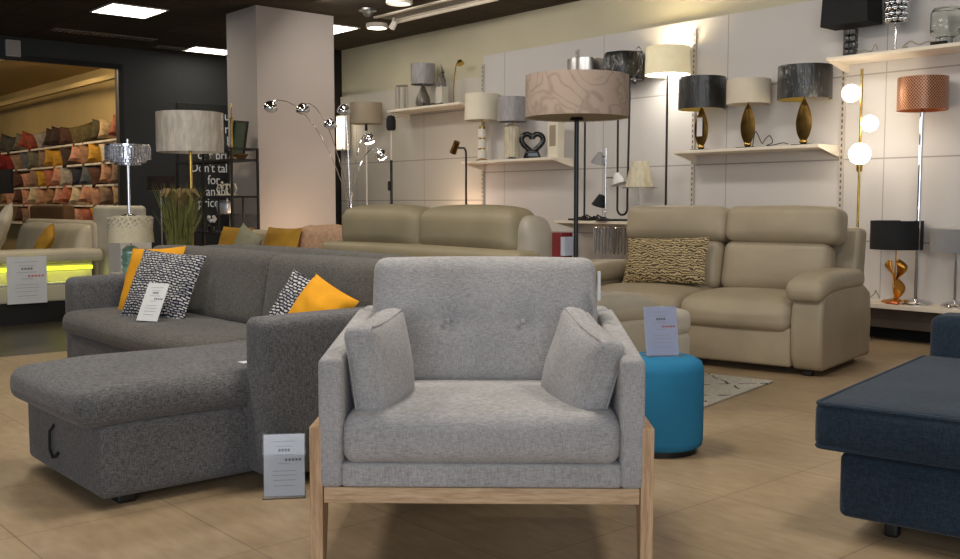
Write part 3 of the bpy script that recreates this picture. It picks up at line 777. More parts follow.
# scatter cushions on the armchair
def boxcushion(name, label, loc, rot, size, m):
    def fn(o, q):
        o = Vector(o); e = (1-q[1]**2)*(1-q[2]**2)
        o.z *= 1-.08*(1-q[1]**2); o.y *= 1-.05*(1-q[2]**2)
        o.x += .006*noise.noise(Vector((o.y*9, o.z*9, loc[0]*7)))
        return o
    o = MB().rbox((0, 0, 0), size, .028, bulge=(.038, .006, .006), n=12, fn=fn).build(name, m)
    for sd in (-1, 1):
        hy, hz = size[1]/2-.006, size[2]/2-.006; P = []
        for (y0, z0), (y1, z1) in (((-1,-1),(1,-1)), ((1,-1),(1,1)), ((1,1),(-1,1)), ((-1,1),(-1,-1))):
            for k in range(12):
                y = y0+(y1-y0)*k/12; z = z0+(z1-z0)*k/12
                cy = max(-.9, min(.9, y)); cz = max(-.9, min(.9, z))
                P.append((sd*(size[0]/2-.006), hy*(.93*y if abs(y) == 1 and abs(z) == 1 else y)*(1-.05*(1-z*z)), hz*(.93*z if abs(y) == 1 and abs(z) == 1 else z)*(1-.08*(1-y*y))))
        P.append(P[0]); MB().tube(P, .0035, 6, cap=False).build('piping', m, o)
    o.location = loc; o.rotation_euler = rot
    return tag(o, label, 'cushion', 'light grey cushions on the armchair')
boxcushion('scatter_cushion', 'light grey tweed cushion against left arm of the armchair', (-.296, 2.985, .592), Euler((math.radians(4), -math.radians(7), -math.radians(13)), 'XYZ'), (.085, .35, .305), M['chair'])
boxcushion('scatter_cushion', 'light grey tweed cushion against right arm of the armchair', (.303, 2.985, .585), Euler((math.radians(12), math.radians(12), math.radians(17)), 'XYZ'), (.085, .36, .292), M['chair'])

# ------------------------------------------------------------------ charcoal corner sofa
ox, oy = 3.30, 1.84                       # local x = -(u-ox), local y = v-oy
t = thing('corner_sofa', 'charcoal woven fabric corner sofa with chaise at left', 'sofa', R(ox, oy), RW)
def lx(u): return -(u-ox)
def ly(v): return v-oy
def soft(parent, name, u0, u1, v0, v1, z0, z1, m, r=.04, bulge=(0,0,0), n=10, fn=None):
    return MB().rbox(((lx(u0)+lx(u1))/2, (ly(v0)+ly(v1))/2, (z0+z1)/2), (abs(u1-u0), abs(v1-v0), z1-z0), r, bulge, n, fn=fn).build(name, m, parent)
soft(t, 'chaise_base', 3.47, 4.29, 1.25, 2.75, .035, .305, M['grey'], .03, (0, .006, 0))
def chfn(o, q):
    o = Vector(o); o.z += .006*noise.noise(Vector((o.x*4, o.y*4, 5)))-(.012*max(0, -q[1])**4)
    return o
soft(t, 'chaise_cushion', 3.455, 4.29, 1.18, 2.62, .30, .438, M['grey'], .055, (.01, .02, .014), 16, chfn)
soft(t, 'seat_base', 4.31, 6.17, 2.06, 2.72, .05, .30, M['grey'], .03)
soft(t, 'seat_cushion', 4.31, 6.24, 2.03, 2.62, .30, .438, M['greyback'], .055, (.01, .02, .012), 14, chfn)
soft(t, 'armrest', 3.30, 3.495, 1.82, 2.86, .04, .645, M['grey'], .035, (.004, .004, .008))
soft(t, 'armrest', 6.20, 6.38, 2.10, 2.86, .04, .625, M['grey'], .045, (.004, .004, .008))
def bkfn(o, q):
    o = Vector(o); o.y += .10*(q[2]+1)/2                     # lean back
    o.z -= .05*max(0, -q[0])**8 
    o.z -= .012*(abs(q[0])**4)
    return o
soft(t, 'backrest', 3.32, 6.34, 2.70, 2.90, .10, .815, M['greyback'], .06, (0, .01, .02), 18, bkfn)
for a, b in ((3.48, 4.65), (4.655, 6.18)):
    def bcf(o, q):
        o = Vector(o); o.y += .07*(q[2]+1)/2; o.y += .004*noise.noise(Vector((o.x*4, o.z*4, a))); return o
    soft(t, 'back_cushion', a, b, 2.50, 2.73, .43, .815, M['greyback'], .05, (.0, .010, .006), 10, bcf)
for (u, v) in ((3.55, 1.36), (4.20, 1.36), (6.28, 2.2), (3.38, 1.95), (3.38, 2.8), (6.28, 2.8)):
    MB().rbox((lx(u), ly(v), .02), (.07, .07, .04), .01, n=2).build('foot', M['foot'], t)
MB().tube([(lx(3.93), ly(1.245), .235), (lx(3.935), ly(1.228), .21), (lx(3.94), ly(1.228), .14), (lx(3.92), ly(1.232), .11), (lx(3.89), ly(1.232), .118), (lx(3.88), ly(1.24), .135)], .006, 6).build('pull_strap', M['blackfab'], t)
MB().box(lx(3.62), lx(3.57), ly(1.86), ly(1.95), .447, .451).build('fabric_tag', M['paper'], t)

def scatter(name, label, w, h, th, loc, rz, tilt, roll, m, group=None, seed=0, cat='cushion'):
    o = MB().pillow(w, h, th, seed=seed).build(name, m)
    o.matrix_world = Matrix.Translation(loc) @ Euler((0, 0, rz)).to_matrix().to_4x4() @ Euler((-tilt, 0, 0)).to_matrix().to_4x4() @ Euler((0, roll, 0)).to_matrix().to_4x4()
    return tag(o, label, cat, group)
scatter('scatter_cushion', 'large navy and white loop knit cushion with price card on the charcoal sofa', .47, .42, .14, R(5.42, 2.33, .615), RW+.42, .45, .06, M['knit'], seed=1)
scatter('scatter_cushion', 'mustard yellow cushion behind the large navy knit cushion on sofa', .46, .44, .11, R(5.76, 2.40, .615), RW+.30, .38, -.06, M['mustard'], seed=2)
scatter('scatter_cushion', 'small navy and white knit cushion half hidden behind the sofa arm', .34, .34, .12, R(3.97, 2.36, .575), RW+.45, .45, .35, M['knit'], seed=3)
scatter('scatter_cushion', 'mustard yellow cushion standing on its corner behind the sofa arm', .27, .27, .18, R(3.71, 2.30, .605), RW+.45, .40, .45, M['mustard'], seed=4)
card('price_card', 'white price card leaning on the navy knit cushion', .145, .22, R(5.20, 2.14, .452), RW+.42, .48, red=False)

card('price_sign', 'upright grey price sign on the floor between sofa and armchair', .148, .225, (-.722, 3.62, .004), math.radians(8), .16, stand=True, red=False)

# ------------------------------------------------------------------ teal pouf with sign
t = thing('round_pouf', 'round bright teal blue pouf beside the armchair', 'pouf', (.79, 4.34, 0))
MB().lathe([(0, .025), (.170, .025), (.184, .035), (.188, .06), (.189, .2), (.188, .36), (.178, .395), (.15, .412), (.08, .418), (0, .42)], 48).build('pouf_body', M['teal'], t, angle=80)
MB().lathe([(0, 0), (.16, 0), (.16, .03), (0, .03)], 32).build('pouf_foot', M['foot'], t)
card('price_sign', 'acrylic price sign standing on the teal pouf', .148, .212, (.795, 4.31, .423), math.radians(10), .22, stand=True, px=plain('pale_blue_paper', srgb(196,200,222), .7, var=.03))

# ------------------------------------------------------------------ beige two seat sofa
BR = math.atan2(-.61, .79)
t = thing('two_seater_sofa', 'beige leather two seat recliner sofa with plump headrests in front of lamp wall', 'sofa', (1.325, 6.68, 0), BR)
W = .975
for sx in (-1, 1):
    a, b = sorted((sx*(W-.20), sx*W))
    MB().prism([(.05,.04),(.0,.12),(-.015,.35),(.02,.50),(.12,.55),(.80,.55),(.97,.48),(1.0,.30),(.98,.04)], a, b).build('arm_panel', M['beige'], t, bevel=.025)
    def pf(o, q):
        o = Vector(o); o.z -= .05*max(0, -q[1])**3; return o
    MB().rbox((sx*(W-.115), .40, .575), (.25, .86, .13), .055, bulge=(.0, .01, .02), n=10, fn=pf).build('arm_pad', M['beige'], t)
    # seats
    def sf(o, q):
        o = Vector(o); o.z -= .035*max(0, -q[1])**3; return o
    MB().rbox((sx*(W-.20)/2, .36, .385), ((W-.20)-.004, .74, .19), .07, bulge=(.004, .03, .025), n=12, fn=sf).build('seat_cushion', M['beige'], t)
    MB().rbox((sx*(W-.20)/2, .34, .175), ((W-.20)-.006, .64, .25), .02, bulge=(0, .012, 0), n=8).build('footrest_panel', M['beige'], t)
    mm = T(sx*(W-.20)/2+.02, .71, .63, -math.radians(13), 0, 0)
    MB().rbox((0, 0, 0), ((W-.20)-.006, .20, .36), .07, bulge=(.0, .03, .01), n=12, m=mm).build('back_cushion', M['beige'], t)
    mm = T(sx*((W-.20)/2+.018)+.035, .76, .925, -math.radians(10), 0, 0)
    MB().rbox((0, 0, 0), ((W-.20)+.045, .22, .25), .06, bulge=(.0, .03, .012), n=12, m=mm).build('headrest', M['beige'], t)
MB().prism([(.80,.08),(1.0,.08),(1.10,.90),(.93,.92)], -W+.10, W-.07).build('back_shell', M['beige'], t, bevel=.03)
for sx in (-1, 1):
    for y in (.1, .9): MB().rbox((sx*.86, y, .02), (.06, .06, .04), .01, n=2).build('foot', M['foot'], t)
Bm = Matrix.Translation((1.325, 6.68, 0)) @ Euler((0, 0, BR)).to_matrix().to_4x4()
p = Bm @ Vector((-.33, .46, .67))
scatter('scatter_cushion', 'rectangular gold and black ripple cushion on the beige two seater', .64, .35, .13, p, BR+.06, .34, -.03, M['ripple'], seed=6)

# footstools and rug in front of it
mm = Bm
o = MB().rbox((0, 0, .006), (.96, 1.0, .012), .004, n=4).build('area_rug', M['rug'], loc=Bm @ Vector((.80-.50, -.27-.50, 0)), rot=BR)
tag(o, 'cream shaggy rug with broken black diamond lines on the tiled floor', 'rug')
def stool(label, loc, rz, w, d, h, m, group=None):
    t = thing('footstool', label, 'footstool', loc, rz)
    MB().rbox((0, 0, h*.36), (w*.96, d*.96, h*.62), .03, bulge=(.006,.006,0), n=6).build('stool_base', m, t)
    MB().rbox((0, 0, h*.83), (w, d, h*.34), .05, bulge=(.0,.0,.02), n=10).build('stool_cushion', m, t)
    for sx in (-1, 1):
        for sy in (-1, 1): MB().rbox((sx*w*.38, sy*d*.38, .014), (.05,.05,.028), .006, n=2).build('foot', M['foot'], t)
stool('small cream leather footstool partly hidden by the acrylic sign', R(4.0, 4.82, .0), RW, .5, .34, .43, M['cream'])

# ------------------------------------------------------------------ khaki sofa seen from behind
kx = 4.70
t = thing('three_seater_sofa', 'khaki leather sofa seen from behind with two raised headrests', 'sofa', R(kx, 3.55), RW)
MB().rbox((-.07, .10, .44), (1.94, .20, .78), .05, bulge=(0,.015,.012), n=12).build('back_shell', M['khaki'], t)
MB().rbox((-.0, .53, .25), (1.80, .76, .40), .06, n=8).build('seat_cushion', M['khaki'], t)
for sx, m in ((-1, M['khaki']), (1, M['khakilit'])):
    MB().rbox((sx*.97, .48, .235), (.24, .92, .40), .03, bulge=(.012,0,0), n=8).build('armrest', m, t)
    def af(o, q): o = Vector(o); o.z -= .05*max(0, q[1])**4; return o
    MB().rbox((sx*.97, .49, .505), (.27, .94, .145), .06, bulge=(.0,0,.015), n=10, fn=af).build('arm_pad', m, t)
def hf(o, q):
    o = Vector(o); o.z -= .02*abs(q[0])**5; return o
for xc, w in ((-.46, .84), (.375, .83)):
    MB().rbox((xc, .17, .935), (w, .24, .25), .075, bulge=(0, .02, .015), n=12, fn=hf).build('headrest', M['khaki'], t)
def wf(o, q):
    o = Vector(o); o.z -= .06*max(0, q[0])**3; return o
MB().rbox((.78, .22, .85), (.19, .22, .33), .085, n=8, fn=wf).build('head_wing', plain('khaki_wing_lit', srgb(168,158,142), .5, var=.05), t)  # same khaki leather, light on this end put into the colour
for sx in (-1, 1):
    for y in (.1, .85): MB().rbox((sx*.95, y, .02), (.06,.06,.04), .01, n=2).build('foot', M['foot'], t)

# ------------------------------------------------------------------ navy footstool and sofa at right
NR = -math.radians(38.5)
t = thing('large_footstool', 'large navy woven footstool with piped cushion at right edge', 'footstool', (1.10, 3.20, 0), NR)
W, D = .95, 1.28
MB().rbox((W/2+.05, D/2+.03, .165), (W, D-.04, .215), .025, bulge=(.004,.004,0), n=6).build('stool_base', M['navy'], t)
def nf(o, q):
    o = Vector(o); o.z += .004*noise.noise(Vector((o.x*5, o.y*5, 2))); return o
sc_ = MB().rbox((W/2+.02, D/2, .362), (W+.08, D, .155), .03, bulge=(.012,.012,.02), n=14, fn=nf).build('seat_cushion', M['navy'], t)
for z in (.432, .292):
    x0, x1, y0, y1 = -.019+.004, W+.06-.004, .004, D-.004; r = .03; P = []
    for cx, cy, a0 in ((x1-r, y0+r, -PI/2), (x1-r, y1-r, 0), (x0+r, y1-r, PI/2), (x0+r, y0+r, PI)):
        for k in range(5): P.append((cx+r*math.cos(a0+PI/2*k/4), cy+r*math.sin(a0+PI/2*k/4), z))
    # follow the crown of the cushion sides
    Q = []
    for (x, y, zz), (x2, y2, _) in zip(P, P[1:]+P[:1]):
        for s in range(6):
            f = s/6; Q.append((x+(x2-x)*f, y+(y2-y)*f, zz))
    Q.append(Q[0]); MB().tube(Q, .0075, 6, cap=False).build('piping', M['navy'], sc_)
for x in (.20, W-.05):
    for y in (.14, D-.1): MB().rbox((x, y, .03), (.045,.045,.06), .01, n=2).build('foot', M['foot'], t)
t = thing('sofa', 'navy woven sofa end just behind the large footstool, cut by right edge', 'sofa', (1.10, 3.20, 0), NR)
t.location = Vector((1.10, 3.20, 0)) + Euler((0,0,NR)).to_matrix() @ Vector((-.02, 1.36, 0))
MB().rbox((.6, .11, .325), (1.2, .22, .55), .04, bulge=(0,.006,.008), n=8).build('armrest', M['navy'], t)
MB().rbox((.6, .80, .18), (1.2, 1.14, .24), .03, n=6).build('seat_base', M['navy'], t)
MB().rbox((.55, .80, .37), (1.1, 1.1, .15), .04, bulge=(0,0,.015), n=8).build('seat_cushion', M['navy'], t)
MB().rbox((1.32, .68, .42), (.22, 1.36, .74), .05, n=8).build('backrest', M['navy'], t)
for x in (.1, 1.2):
    for y in (.1, 1.2): MB().rbox((x, y, .03), (.06,.06,.06), .01, n=2).build('foot', M['foot'], t)

# ------------------------------------------------------------------ middle left: cream sofa row, console, plant, lamps
t = thing('sofa', 'cream sofa back running behind the charcoal sofa towards the pillar', 'sofa', R(8.3, 4.2), RW)
MB().rbox((0, .62, .44), (2.4, .22, .76), .06, n=10).build('backrest', M['creamdk'], t)
MB().rbox((0, .30, .24), (2.1, .62, .40), .06, n=8).build('seat_cushion', M['creamdk'], t)
for sx in (-1, 1): MB().rbox((sx*1.12, .35, .30), (.2, .72, .52), .06, n=6).build('armrest', M['creamdk'], t)
def arch(name, label, u, v, z, w, h, m, roll=0):
    return scatter(name, label, w, h, .14, R(u, v, z), RW, .25, roll, m, seed=int(u*10))
arch('scatter_cushion', 'ochre cushion left of the sage cushion on the cream sofa', 8.90, 4.55, .66, .62, .40, M['ochre'])
arch('scatter_cushion', 'wide ochre cushion behind sage cushion near pink fur throw', 8.02, 4.56, .67, .60, .40, M['ochre'])
arch('scatter_cushion', 'pale sage cushion on the cream sofa between ochre cushions', 8.46, 4.44, .65, .44, .40, M['sage'], .3)
o = MB().rbox((0, 0, .0), (.64, .34, .30), .06, bulge=(.01,.02,.02), n=14, fn=lambda o, q: Vector((o.x+.012*noise.noise(o*17), o.y, o.z+.02*noise.noise(o*22)))).build('fur_throw', M['fur'], loc=R(7.55, 4.80, .72), rot=RW)
tag(o, 'pale pink faux fur throw draped over end of cream sofa', 'throw')

# brass floor lamp between the sofas
t = thing('floor_lamp', 'brass floor lamp with plastic-wrapped white drum shade behind charcoal sofa', 'floor lamp', R(7.55, 3.50), RW)
disc_base(t, .15, M['brass']); pole(t, .02, 1.62, .012, M['brass'])
drum(t, .26, .26, 1.485, 1.795, M['wrapwhite'])

t = thing('console_table', 'low white console table behind the charcoal sofa under plant and lace lamp', 'table', R(7.1, 3.05), RW)
MB().box(-.62, .62, -.16, .16, .52, .55).build('table_top', M['white'], t, bevel=.003)
for sx in (-1, 1):
    for sy in (-1, 1): MB().box(sx*.58-.02, sx*.58+.02, sy*.13-.02, sy*.13+.02, 0, .52).build('leg', M['white'], t)
t = thing('potted_grass', 'potted tall ornamental grass with drooping brown seed heads behind sofa', 'plant', R(6.78, 3.05, .551), RW)
MB().lathe([(0,0),(.07,0),(.085,.10),(.09,.20),(.082,.20),(.075,.12),(0,.12)], 28).build('plant_pot', M['pot'], t)
mb = MB(); random.seed(3)
for k in range(170):
    a = random.uniform(0, 2*PI); r0 = .07*math.sqrt(random.random()); sp = random.uniform(.02, .13); h = random.uniform(.30, .56)
    lean = random.random()
    p0 = Vector((r0*math.cos(a), r0*math.sin(a), .12)); p1 = p0+Vector((sp*.25*math.cos(a), sp*.25*math.sin(a), h*.55)); p2 = p0+Vector((sp*math.cos(a), sp*math.sin(a), h))
    mb.tube([p0, p1, p2], .003, 4, radii=[.004, .0032, .0008])
mb.build('grass_blades', M['grass'], t); t.children[-1]['kind'] = 'stuff'
for k in range(9):
    a = 2*PI*k/9+.3; r1 = .09+.02*(k % 2)
    MB().tube([(.04*math.cos(a), .04*math.sin(a), .50), (.06*math.cos(a), .06*math.sin(a), .60), (r1*math.cos(a), r1*math.sin(a), .62), ((r1+.035)*math.cos(a), (r1+.035)*math.sin(a), .57)], .012, 6, radii=[.004, .016, .02, .006]).build('seed_head', M['seed'], t)
t = thing('table_lamp', 'table lamp with cream lace patterned shade and teal glass base', 'table lamp', R(7.5, 2.98, .551), RW)
MB().lathe([(0,0),(.06,0),(.072,.025),(.062,.05),(.074,.075),(.064,.10),(.074,.125),(.062,.15),(.066,.18),(.03,.21),(0,.21)], 24, flut=(8,.05)).build('lamp_base', M['teal_glass'], t)
pole(t, .2, .27, .008, M['steel'])
drum(t, .172, .155, .235, .435, M['lace'])
mb = MB()
for k in range(34):
    a = 2*PI*k/34
    for j in range(3):
        rr = .158+.002*(3-j); mb.ball((rr*math.cos(a+.09*j), rr*math.sin(a+.09*j), .42-.028*j-.012*(k % 2)), .0075, 6)
mb.build('shade_beading', M['wrapwhite'], t)
t = thing('plinth', 'white display plinth behind the lace lamp', 'plinth', R(8.17, 3.24), RW)
MB().box(-.13, .13, -.13, .13, 0, .955).build('plinth_body', M['white'], t, bevel=.004)
t = thing('table_lamp', 'crystal drop table lamp with chrome stem in front of dark wall', 'table lamp', R(8.17, 3.24, .956), RW)
disc_base(t, .085, M['chrome'], h=.025); pole(t, .02, .60, .012, M['chrome'])
MB().lathe([(0,.655),(.012,.65),(.012,.60),(0,.60)], 12).build('lamp_finial', M['chrome'], t)
for r, z0, z1, n in ((.178, .485, .60, 40), (.14, .46, .50, 32), (.10, .44, .475, 24)):
    MB().lathe([(r, z1-.004), (r, z1+.006), (r-.008, z1+.006), (r-.008, z1-.004), (r, z1-.004)], 32).build('crystal_hoop', M['chrome'], t)
    mb = MB()
    for k in range(n):
        a = 2*PI*k/n; mb.box(-.009, .009, -.004, .004, z0, z1-.005, Matrix.Translation((r*math.cos(a), r*math.sin(a), 0)) @ Matrix.Rotation(a+PI/2, 4, 'Z'))
    mb.build('crystal_drops', M['crystal'], t)
    sp = MB()
    for k in range(3):
        a = 2*PI*k/3; sp.tube([(0,0,z1),(r*math.cos(a), r*math.sin(a), z1)], .003, 5)
    sp.build('hoop_spokes', M['chrome'], t)

# white LED sofa at far left
t = thing('led_sofa', 'white leather sofa with glowing yellow green light strip under its arm', 'sofa', R(9.4, 3.0), RW)   # local x=-(u-9.4), y=v-3.0
MB().rbox((-.16, -.02, .60), (.34, 1.00, .12), .045, n=8).build('arm_top', M['creamdk'], t)
MB().box(-.30, -.10, -.48, .40, .19, .54).build('arm_panel', M['creamdk'], t, bevel=.01)
MB().box(-.10, -.085, -.48, .40, .47, .505).build('light_strip', M['ledstrip'], t)
MB().rbox((-.05, -.04, .27), (.10, .9, .16), .02, n=5).build('arm_lower', M['creamdk'], t)
MB().box(-.09, -.0, -.48, .40, .352, .362).build('light_lip', M['paper'], t)
MB().box(-.30, -.02, -.46, .40, .0, .185).build('sofa_plinth', M['foot'], t)
MB().rbox((-1.3, -.05, .32), (2.0, .95, .30), .06, n=8).build('seat_cushion', M['creamdk'], t)
MB().rbox((-1.4, .62, .48), (2.2, .24, .86), .06, n=8).build('backrest', M['creamdk'], t)
def lean(o, q): o = Vector(o); o.y += .12*(q[2]+1)/2; return o
MB().rbox((-.85, .40, .66), (.95, .22, .42), .07, bulge=(0,.02,.01), n=8, fn=lean).build('back_cushion', M['creamdk'], t)
MB().rbox((-1.82, .40, .66), (.95, .22, .42), .07, bulge=(0,.02,.01), n=8, fn=lean).build('back_cushion', M['creamdk'], t)
MB().rbox((.02, .62, .56), (.9, .18, 1.0), .04, n=6).build('end_panel', M['cream'], t)
scatter('scatter_cushion', 'small ochre cushion on white sofa behind its lit arm', .34, .34, .12, R(9.98, 3.12, .70), RW-.1, .5, .5, M['ochre'], seed=9)
scatter('scatter_cushion', 'white cushion at far left on the white lit sofa', .5, .5, .16, R(10.3, 2.80, .80), RW-.3, .4, .4, M['cream'], seed=10)
card('price_sign', 'large white price sign hanging in front of the yellow light strip', .34, .42, R(9.36, 2.77, .19), RW+PI/2, -.03)

tb = thing('armchair', 'brown upholstered chair back standing behind the white sofa', 'chair', R(12.6, 3.75), RW+.2)
MB().rbox((0, .32, .56), (.80, .16, 1.0), .04, n=6).build('backrest', M['tanbox'], tb)
MB().rbox((0, 0, .28), (.80, .6, .40), .05, n=6).build('seat', M['tanbox'], tb)
for sx in (-1, 1):
    for y in (-.25, .3): MB().box(sx*.34-.025, sx*.34+.025, y-.025, y+.025, 0, .09).build('leg', M['foot'], tb)
tb = thing('armchair', 'pink curved chair beside the brown chair in the rear showroom', 'chair', R(13.6, 3.3), RW+.2)
MB().lathe([(.26,.3),(.36,.34),(.37,.92),(.33,1.0),(.27,.96),(.26,.3)], 28).build('shell', M['blush'], tb)
MB().lathe([(0,.08),(.28,.08),(.30,.40),(.2,.46),(0,.47)], 28).build('seat', M['blush'], tb)
MB().lathe([(0,0),(.2,0),(.2,.09),(0,.09)], 24).build('chair_base', M['foot'], tb)
tb = thing('display_board', 'black rectangular board at left edge in front of the cushion shelves', 'board', R(15.3, 4.25), RW)
MB().box(-1.4, .42, -.02, .02, 1.22, 1.56).build('board_face', M['navyblock'], tb)
for sx in (-1.0, -.7): MB().box(sx-.02, sx+.02, -.02, .02, 0, 1.22).build('board_post', M['navyblock'], tb)

# ------------------------------------------------------------------ cushion wall in the rear showroom
SH = [2.03, 1.70, 1.37, 1.06, .74]
SN = ['top', 'second', 'third', 'fourth', 'lowest']
for i, z in enumerate(SH):
    o = MB().box(-23.5, -14.3, 5.62, 5.995, z-.03, z).build('display_shelf', M['shelf'], rot=RW)
    tag(o, '%s long pale shelf of the cushion wall in the rear showroom' % SN[i], 'shelf', 'cushion wall shelves')
CC = [('coral', (172,98,72)), ('floral beige', (186,156,112)), ('dark olive', (70,62,34)), ('olive green', (84,74,36)), ('moss', (94,80,44)), ('brown', (84,52,38)), ('dark brown', (62,44,36)), ('silver grey', (158,146,134)), ('rust red', (150,68,46)), ('sage grey', (110,104,84)), ('charcoal', (70,66,60)), ('tan', (150,112,78)), ('blush pink', (196,140,112)), ('mustard', (190,140,40)), ('slate', (86,92,96)), ('cream', (206,186,150)), ('crimson', (124,24,22)), ('navy', (36,38,52)), ('peach', (186,138,106)), ('taupe', (140,112,90))]
cm = {n: plain('cushion_'+n.replace(' ', '_'), srgb(*c), .85, var=.3, nscale=14, bscale=60) for n, c in CC}
ORD = ['first','second','third','fourth','fifth','sixth','seventh','eighth','ninth','tenth','eleventh','twelfth','thirteenth','fourteenth','fifteenth','sixteenth']
rows = [
 ['coral','floral beige','dark olive','olive green','moss','brown','dark brown','dark brown','silver grey','rust red','rust red','sage grey','charcoal','charcoal','tan'],
 ['silver grey','cream','mustard','tan','blush pink','dark brown','mustard','mustard','taupe','sage grey','slate','taupe','crimson','crimson','brown'],
 ['taupe','peach','brown','slate','navy','silver grey','blush pink','coral','mustard','taupe','blush pink','brown','tan','navy','brown'],
 ['floral beige','taupe','peach','blush pink','cream','coral','blush pink','tan','peach','cream','blush pink','brown','blush pink','tan'],
 ['taupe','peach','mustard','coral','blush pink','brown','peach','cream','tan','blush pink','taupe','brown']]
pm = MB().pillow(.42, .33, .24, n=8, pull=.10, wr=.03).build('scatter_cushion', cm['coral']); pme = pm.data
first = True; random.seed(11)
for i, cols in enumerate(rows):
    for j, cn in enumerate(cols):
        u = 14.62+.43*j+random.uniform(-.03, .03)
        o = pm if first else pm.copy()
        if not first: C.objects.link(o)
        me = pme.copy(); me.materials[0] = cm[cn]; o.data = me
        first = False
        o.matrix_world = Matrix.Translation(R(u, 5.76, SH[i]+.15)) @ Euler((0, 0, RW+random.uniform(.85, 1.25))).to_matrix().to_4x4() @ Euler((-.25, random.uniform(-.3, .3), 0)).to_matrix().to_4x4() @ Matrix.Diagonal((random.uniform(.85, 1.12), random.uniform(.8, 1.2), random.uniform(.85, 1.1), 1))
        tag(o, '%s cushion on the %s shelf of the cushion wall, %s from its right end' % (cn, SN[i], ORD[j]), 'cushion', 'cushions on the rear showroom shelves')

# ------------------------------------------------------------------ lettered panel on the dark wall
t = thing('lettered_panel', 'dark glossy wall panel with white lettering left of the pillar', 'sign', R(13.775, 6.9, 0), math.atan2(V1, V0))   # local x=+v, faces -u
MB().box(-.70, .75, .0, .02, .2, 2.53).build('panel_board', M['glasspanel'], t, bevel=.004)
def text(s, x, z, size, parent, m, align='CENTER'):
    cu = bpy.data.curves.new('lettering', 'FONT'); cu.body = s; cu.size = size; cu.align_x = align; cu.extrude = .002
    tmp = bpy.data.objects.new('lettering', cu); C.objects.link(tmp)
    dg = bpy.context.evaluated_depsgraph_get(); me = bpy.data.meshes.new_from_object(tmp.evaluated_get(dg)); bpy.data.objects.remove(tmp)
    o = bpy.data.objects.new('lettering', me); C.objects.link(o); me.materials.append(m); o.parent = parent
    o.location = (x, -.004, z); o.rotation_euler = (PI/2, 0, 0); o.scale = (.86, 1, 1); return o
M['letter'] = plain('white_lettering', srgb(225,225,222), .5, emit=(1,1,1,1), es=.08)
for s, x, z in (('us', .10, 2.31), ('re', .10, 2.12), ('b', .10, 1.94), ('our price', -.10, 1.73), ("Don't take o", -.10, 1.54), ('for', -.16, 1.365), ('an in', -.13, 1.195), ('price che', -.11, 1.03)):
    text(s, x, z, .19, t, M['letter'])
t = thing('floor_lamp', 'slim floor lamp with dark drum shade against the lettered panel', 'floor lamp', R(12.2, 5.25), RW)
disc_base(t, .13, M['black']); pole(t, .02, 1.3, .01, M['steel'])
drum(t, .17, .17, 1.245, 1.42, plain('dark_brown_shade', srgb(44,32,28), .8), M['shadepale'])

# ------------------------------------------------------------------ black metal shelf unit by the pillar
t = thing('shelf_unit', 'open black metal shelf unit with ornaments beside the pillar', 'shelf unit', R(10.22, 5.02), RW)
w = .66
for x in (-w, 0, w):
    for y in (-.14, .16):
        MB().box(x-.011, x+.011, y-.011, y+.011, 0, 1.545 if x < 0 else 1.66).build('post', M['black'], t)
for z, x0 in ((.28, -w), (.77, -w), (1.16, -w), (1.545, -w)):
    MB().box(x0, w, -.15, .17, z-.02, z).build('shelf_board', M['smoke'] if 0 else M['black'], t)
MB().box(0, w, -.15, -.13, 1.64, 1.66).box(0, w, .15, .17, 1.64, 1.66).box(-.01, .01, -.15, .17, 1.64, 1.66).box(w-.01, w+.01, -.15, .17, 1.64, 1.66).build('top_rail', M['black'], t)
MB().box(.33, .345, -.14, -.125, .77, 1.14).box(.33, .345, .145, .16, .77, 1.14).build('divider', M['black'], t)
MB().box(.0, .34, -.02, .10, .95, .965).build('half_shelf', M['black'], t)
def on_unit(x, y, z): return R(10.22-x, 5.02+y, z)
t = thing('green_tray', 'dark green framed tray leaning upright on top of the black shelf unit', 'tray', on_unit(.40, .05, 1.546), RW)
m_ = T(0, 0, 0, -.1, .10, 0)
MB().box(-.14, .14, 0, .012, 0, .40, m_).build('tray_face', M['greenplate'], t)
MB().box(-.15, -.135, -.012, .014, 0, .41, m_).box(.135, .15, -.012, .014, 0, .41, m_).box(-.15, .15, -.012, .014, .40, .415, m_).box(-.15, .15, -.012, .014, 0, .012, m_).build('tray_rim', M['black'], t)
t = thing('candlestick', 'tall thin gold candlestick in front of the green tray', 'candlestick', on_unit(.60, -.10, 1.546), RW)
MB().lathe([(0,0),(.05,0),(.05,.01),(.012,.03),(.014,.40),(.02,.42),(.008,.43),(.006,.57),(0,.58)], 16).build('candlestick_body', M['brass'], t)
for k, (x, lb) in enumerate(((.16, 'left gold wire crown ornament on the middle shelf of black unit'), (.37, 'right gold wire crown ornament on the middle shelf of black unit'))):
    t = thing('crown_ornament', lb, 'ornament', on_unit(x, 0, 1.161), RW, 'gold crowns')
    MB().tube([(.08*math.cos(2*PI*j/20), .05*math.sin(2*PI*j/20), .012) for j in range(21)], .010, 6, cap=False).build('crown_band', M['shadewhite'], t)
    for s in (-1, 1):
        MB().tube([(s*.07, 0, .01), (s*.12, 0, .07), (s*.09, 0, .125), (s*.03, 0, .12), (0, 0, .07)], .010, 6).build('crown_scroll', M['shadewhite'], t)
    MB().ball((0, 0, .145), .015, 8).build('crown_finial', M['shadewhite'], t)
t = thing('lantern_vase', 'silver slatted lantern on the half shelf of the black unit', 'lantern', on_unit(.24, -.02, .966), RW)
MB().lathe([(0,0),(.07,0),(.08,.10),(.075,.13),(.05,.135),(0,.135)], 20, flut=(10, .05)).build('vase_body', M['steel'], t)
MB().lathe([(.055,.135),(.06,.15),(.05,.15)], 20).build('vase_rim', M['steel'], t)
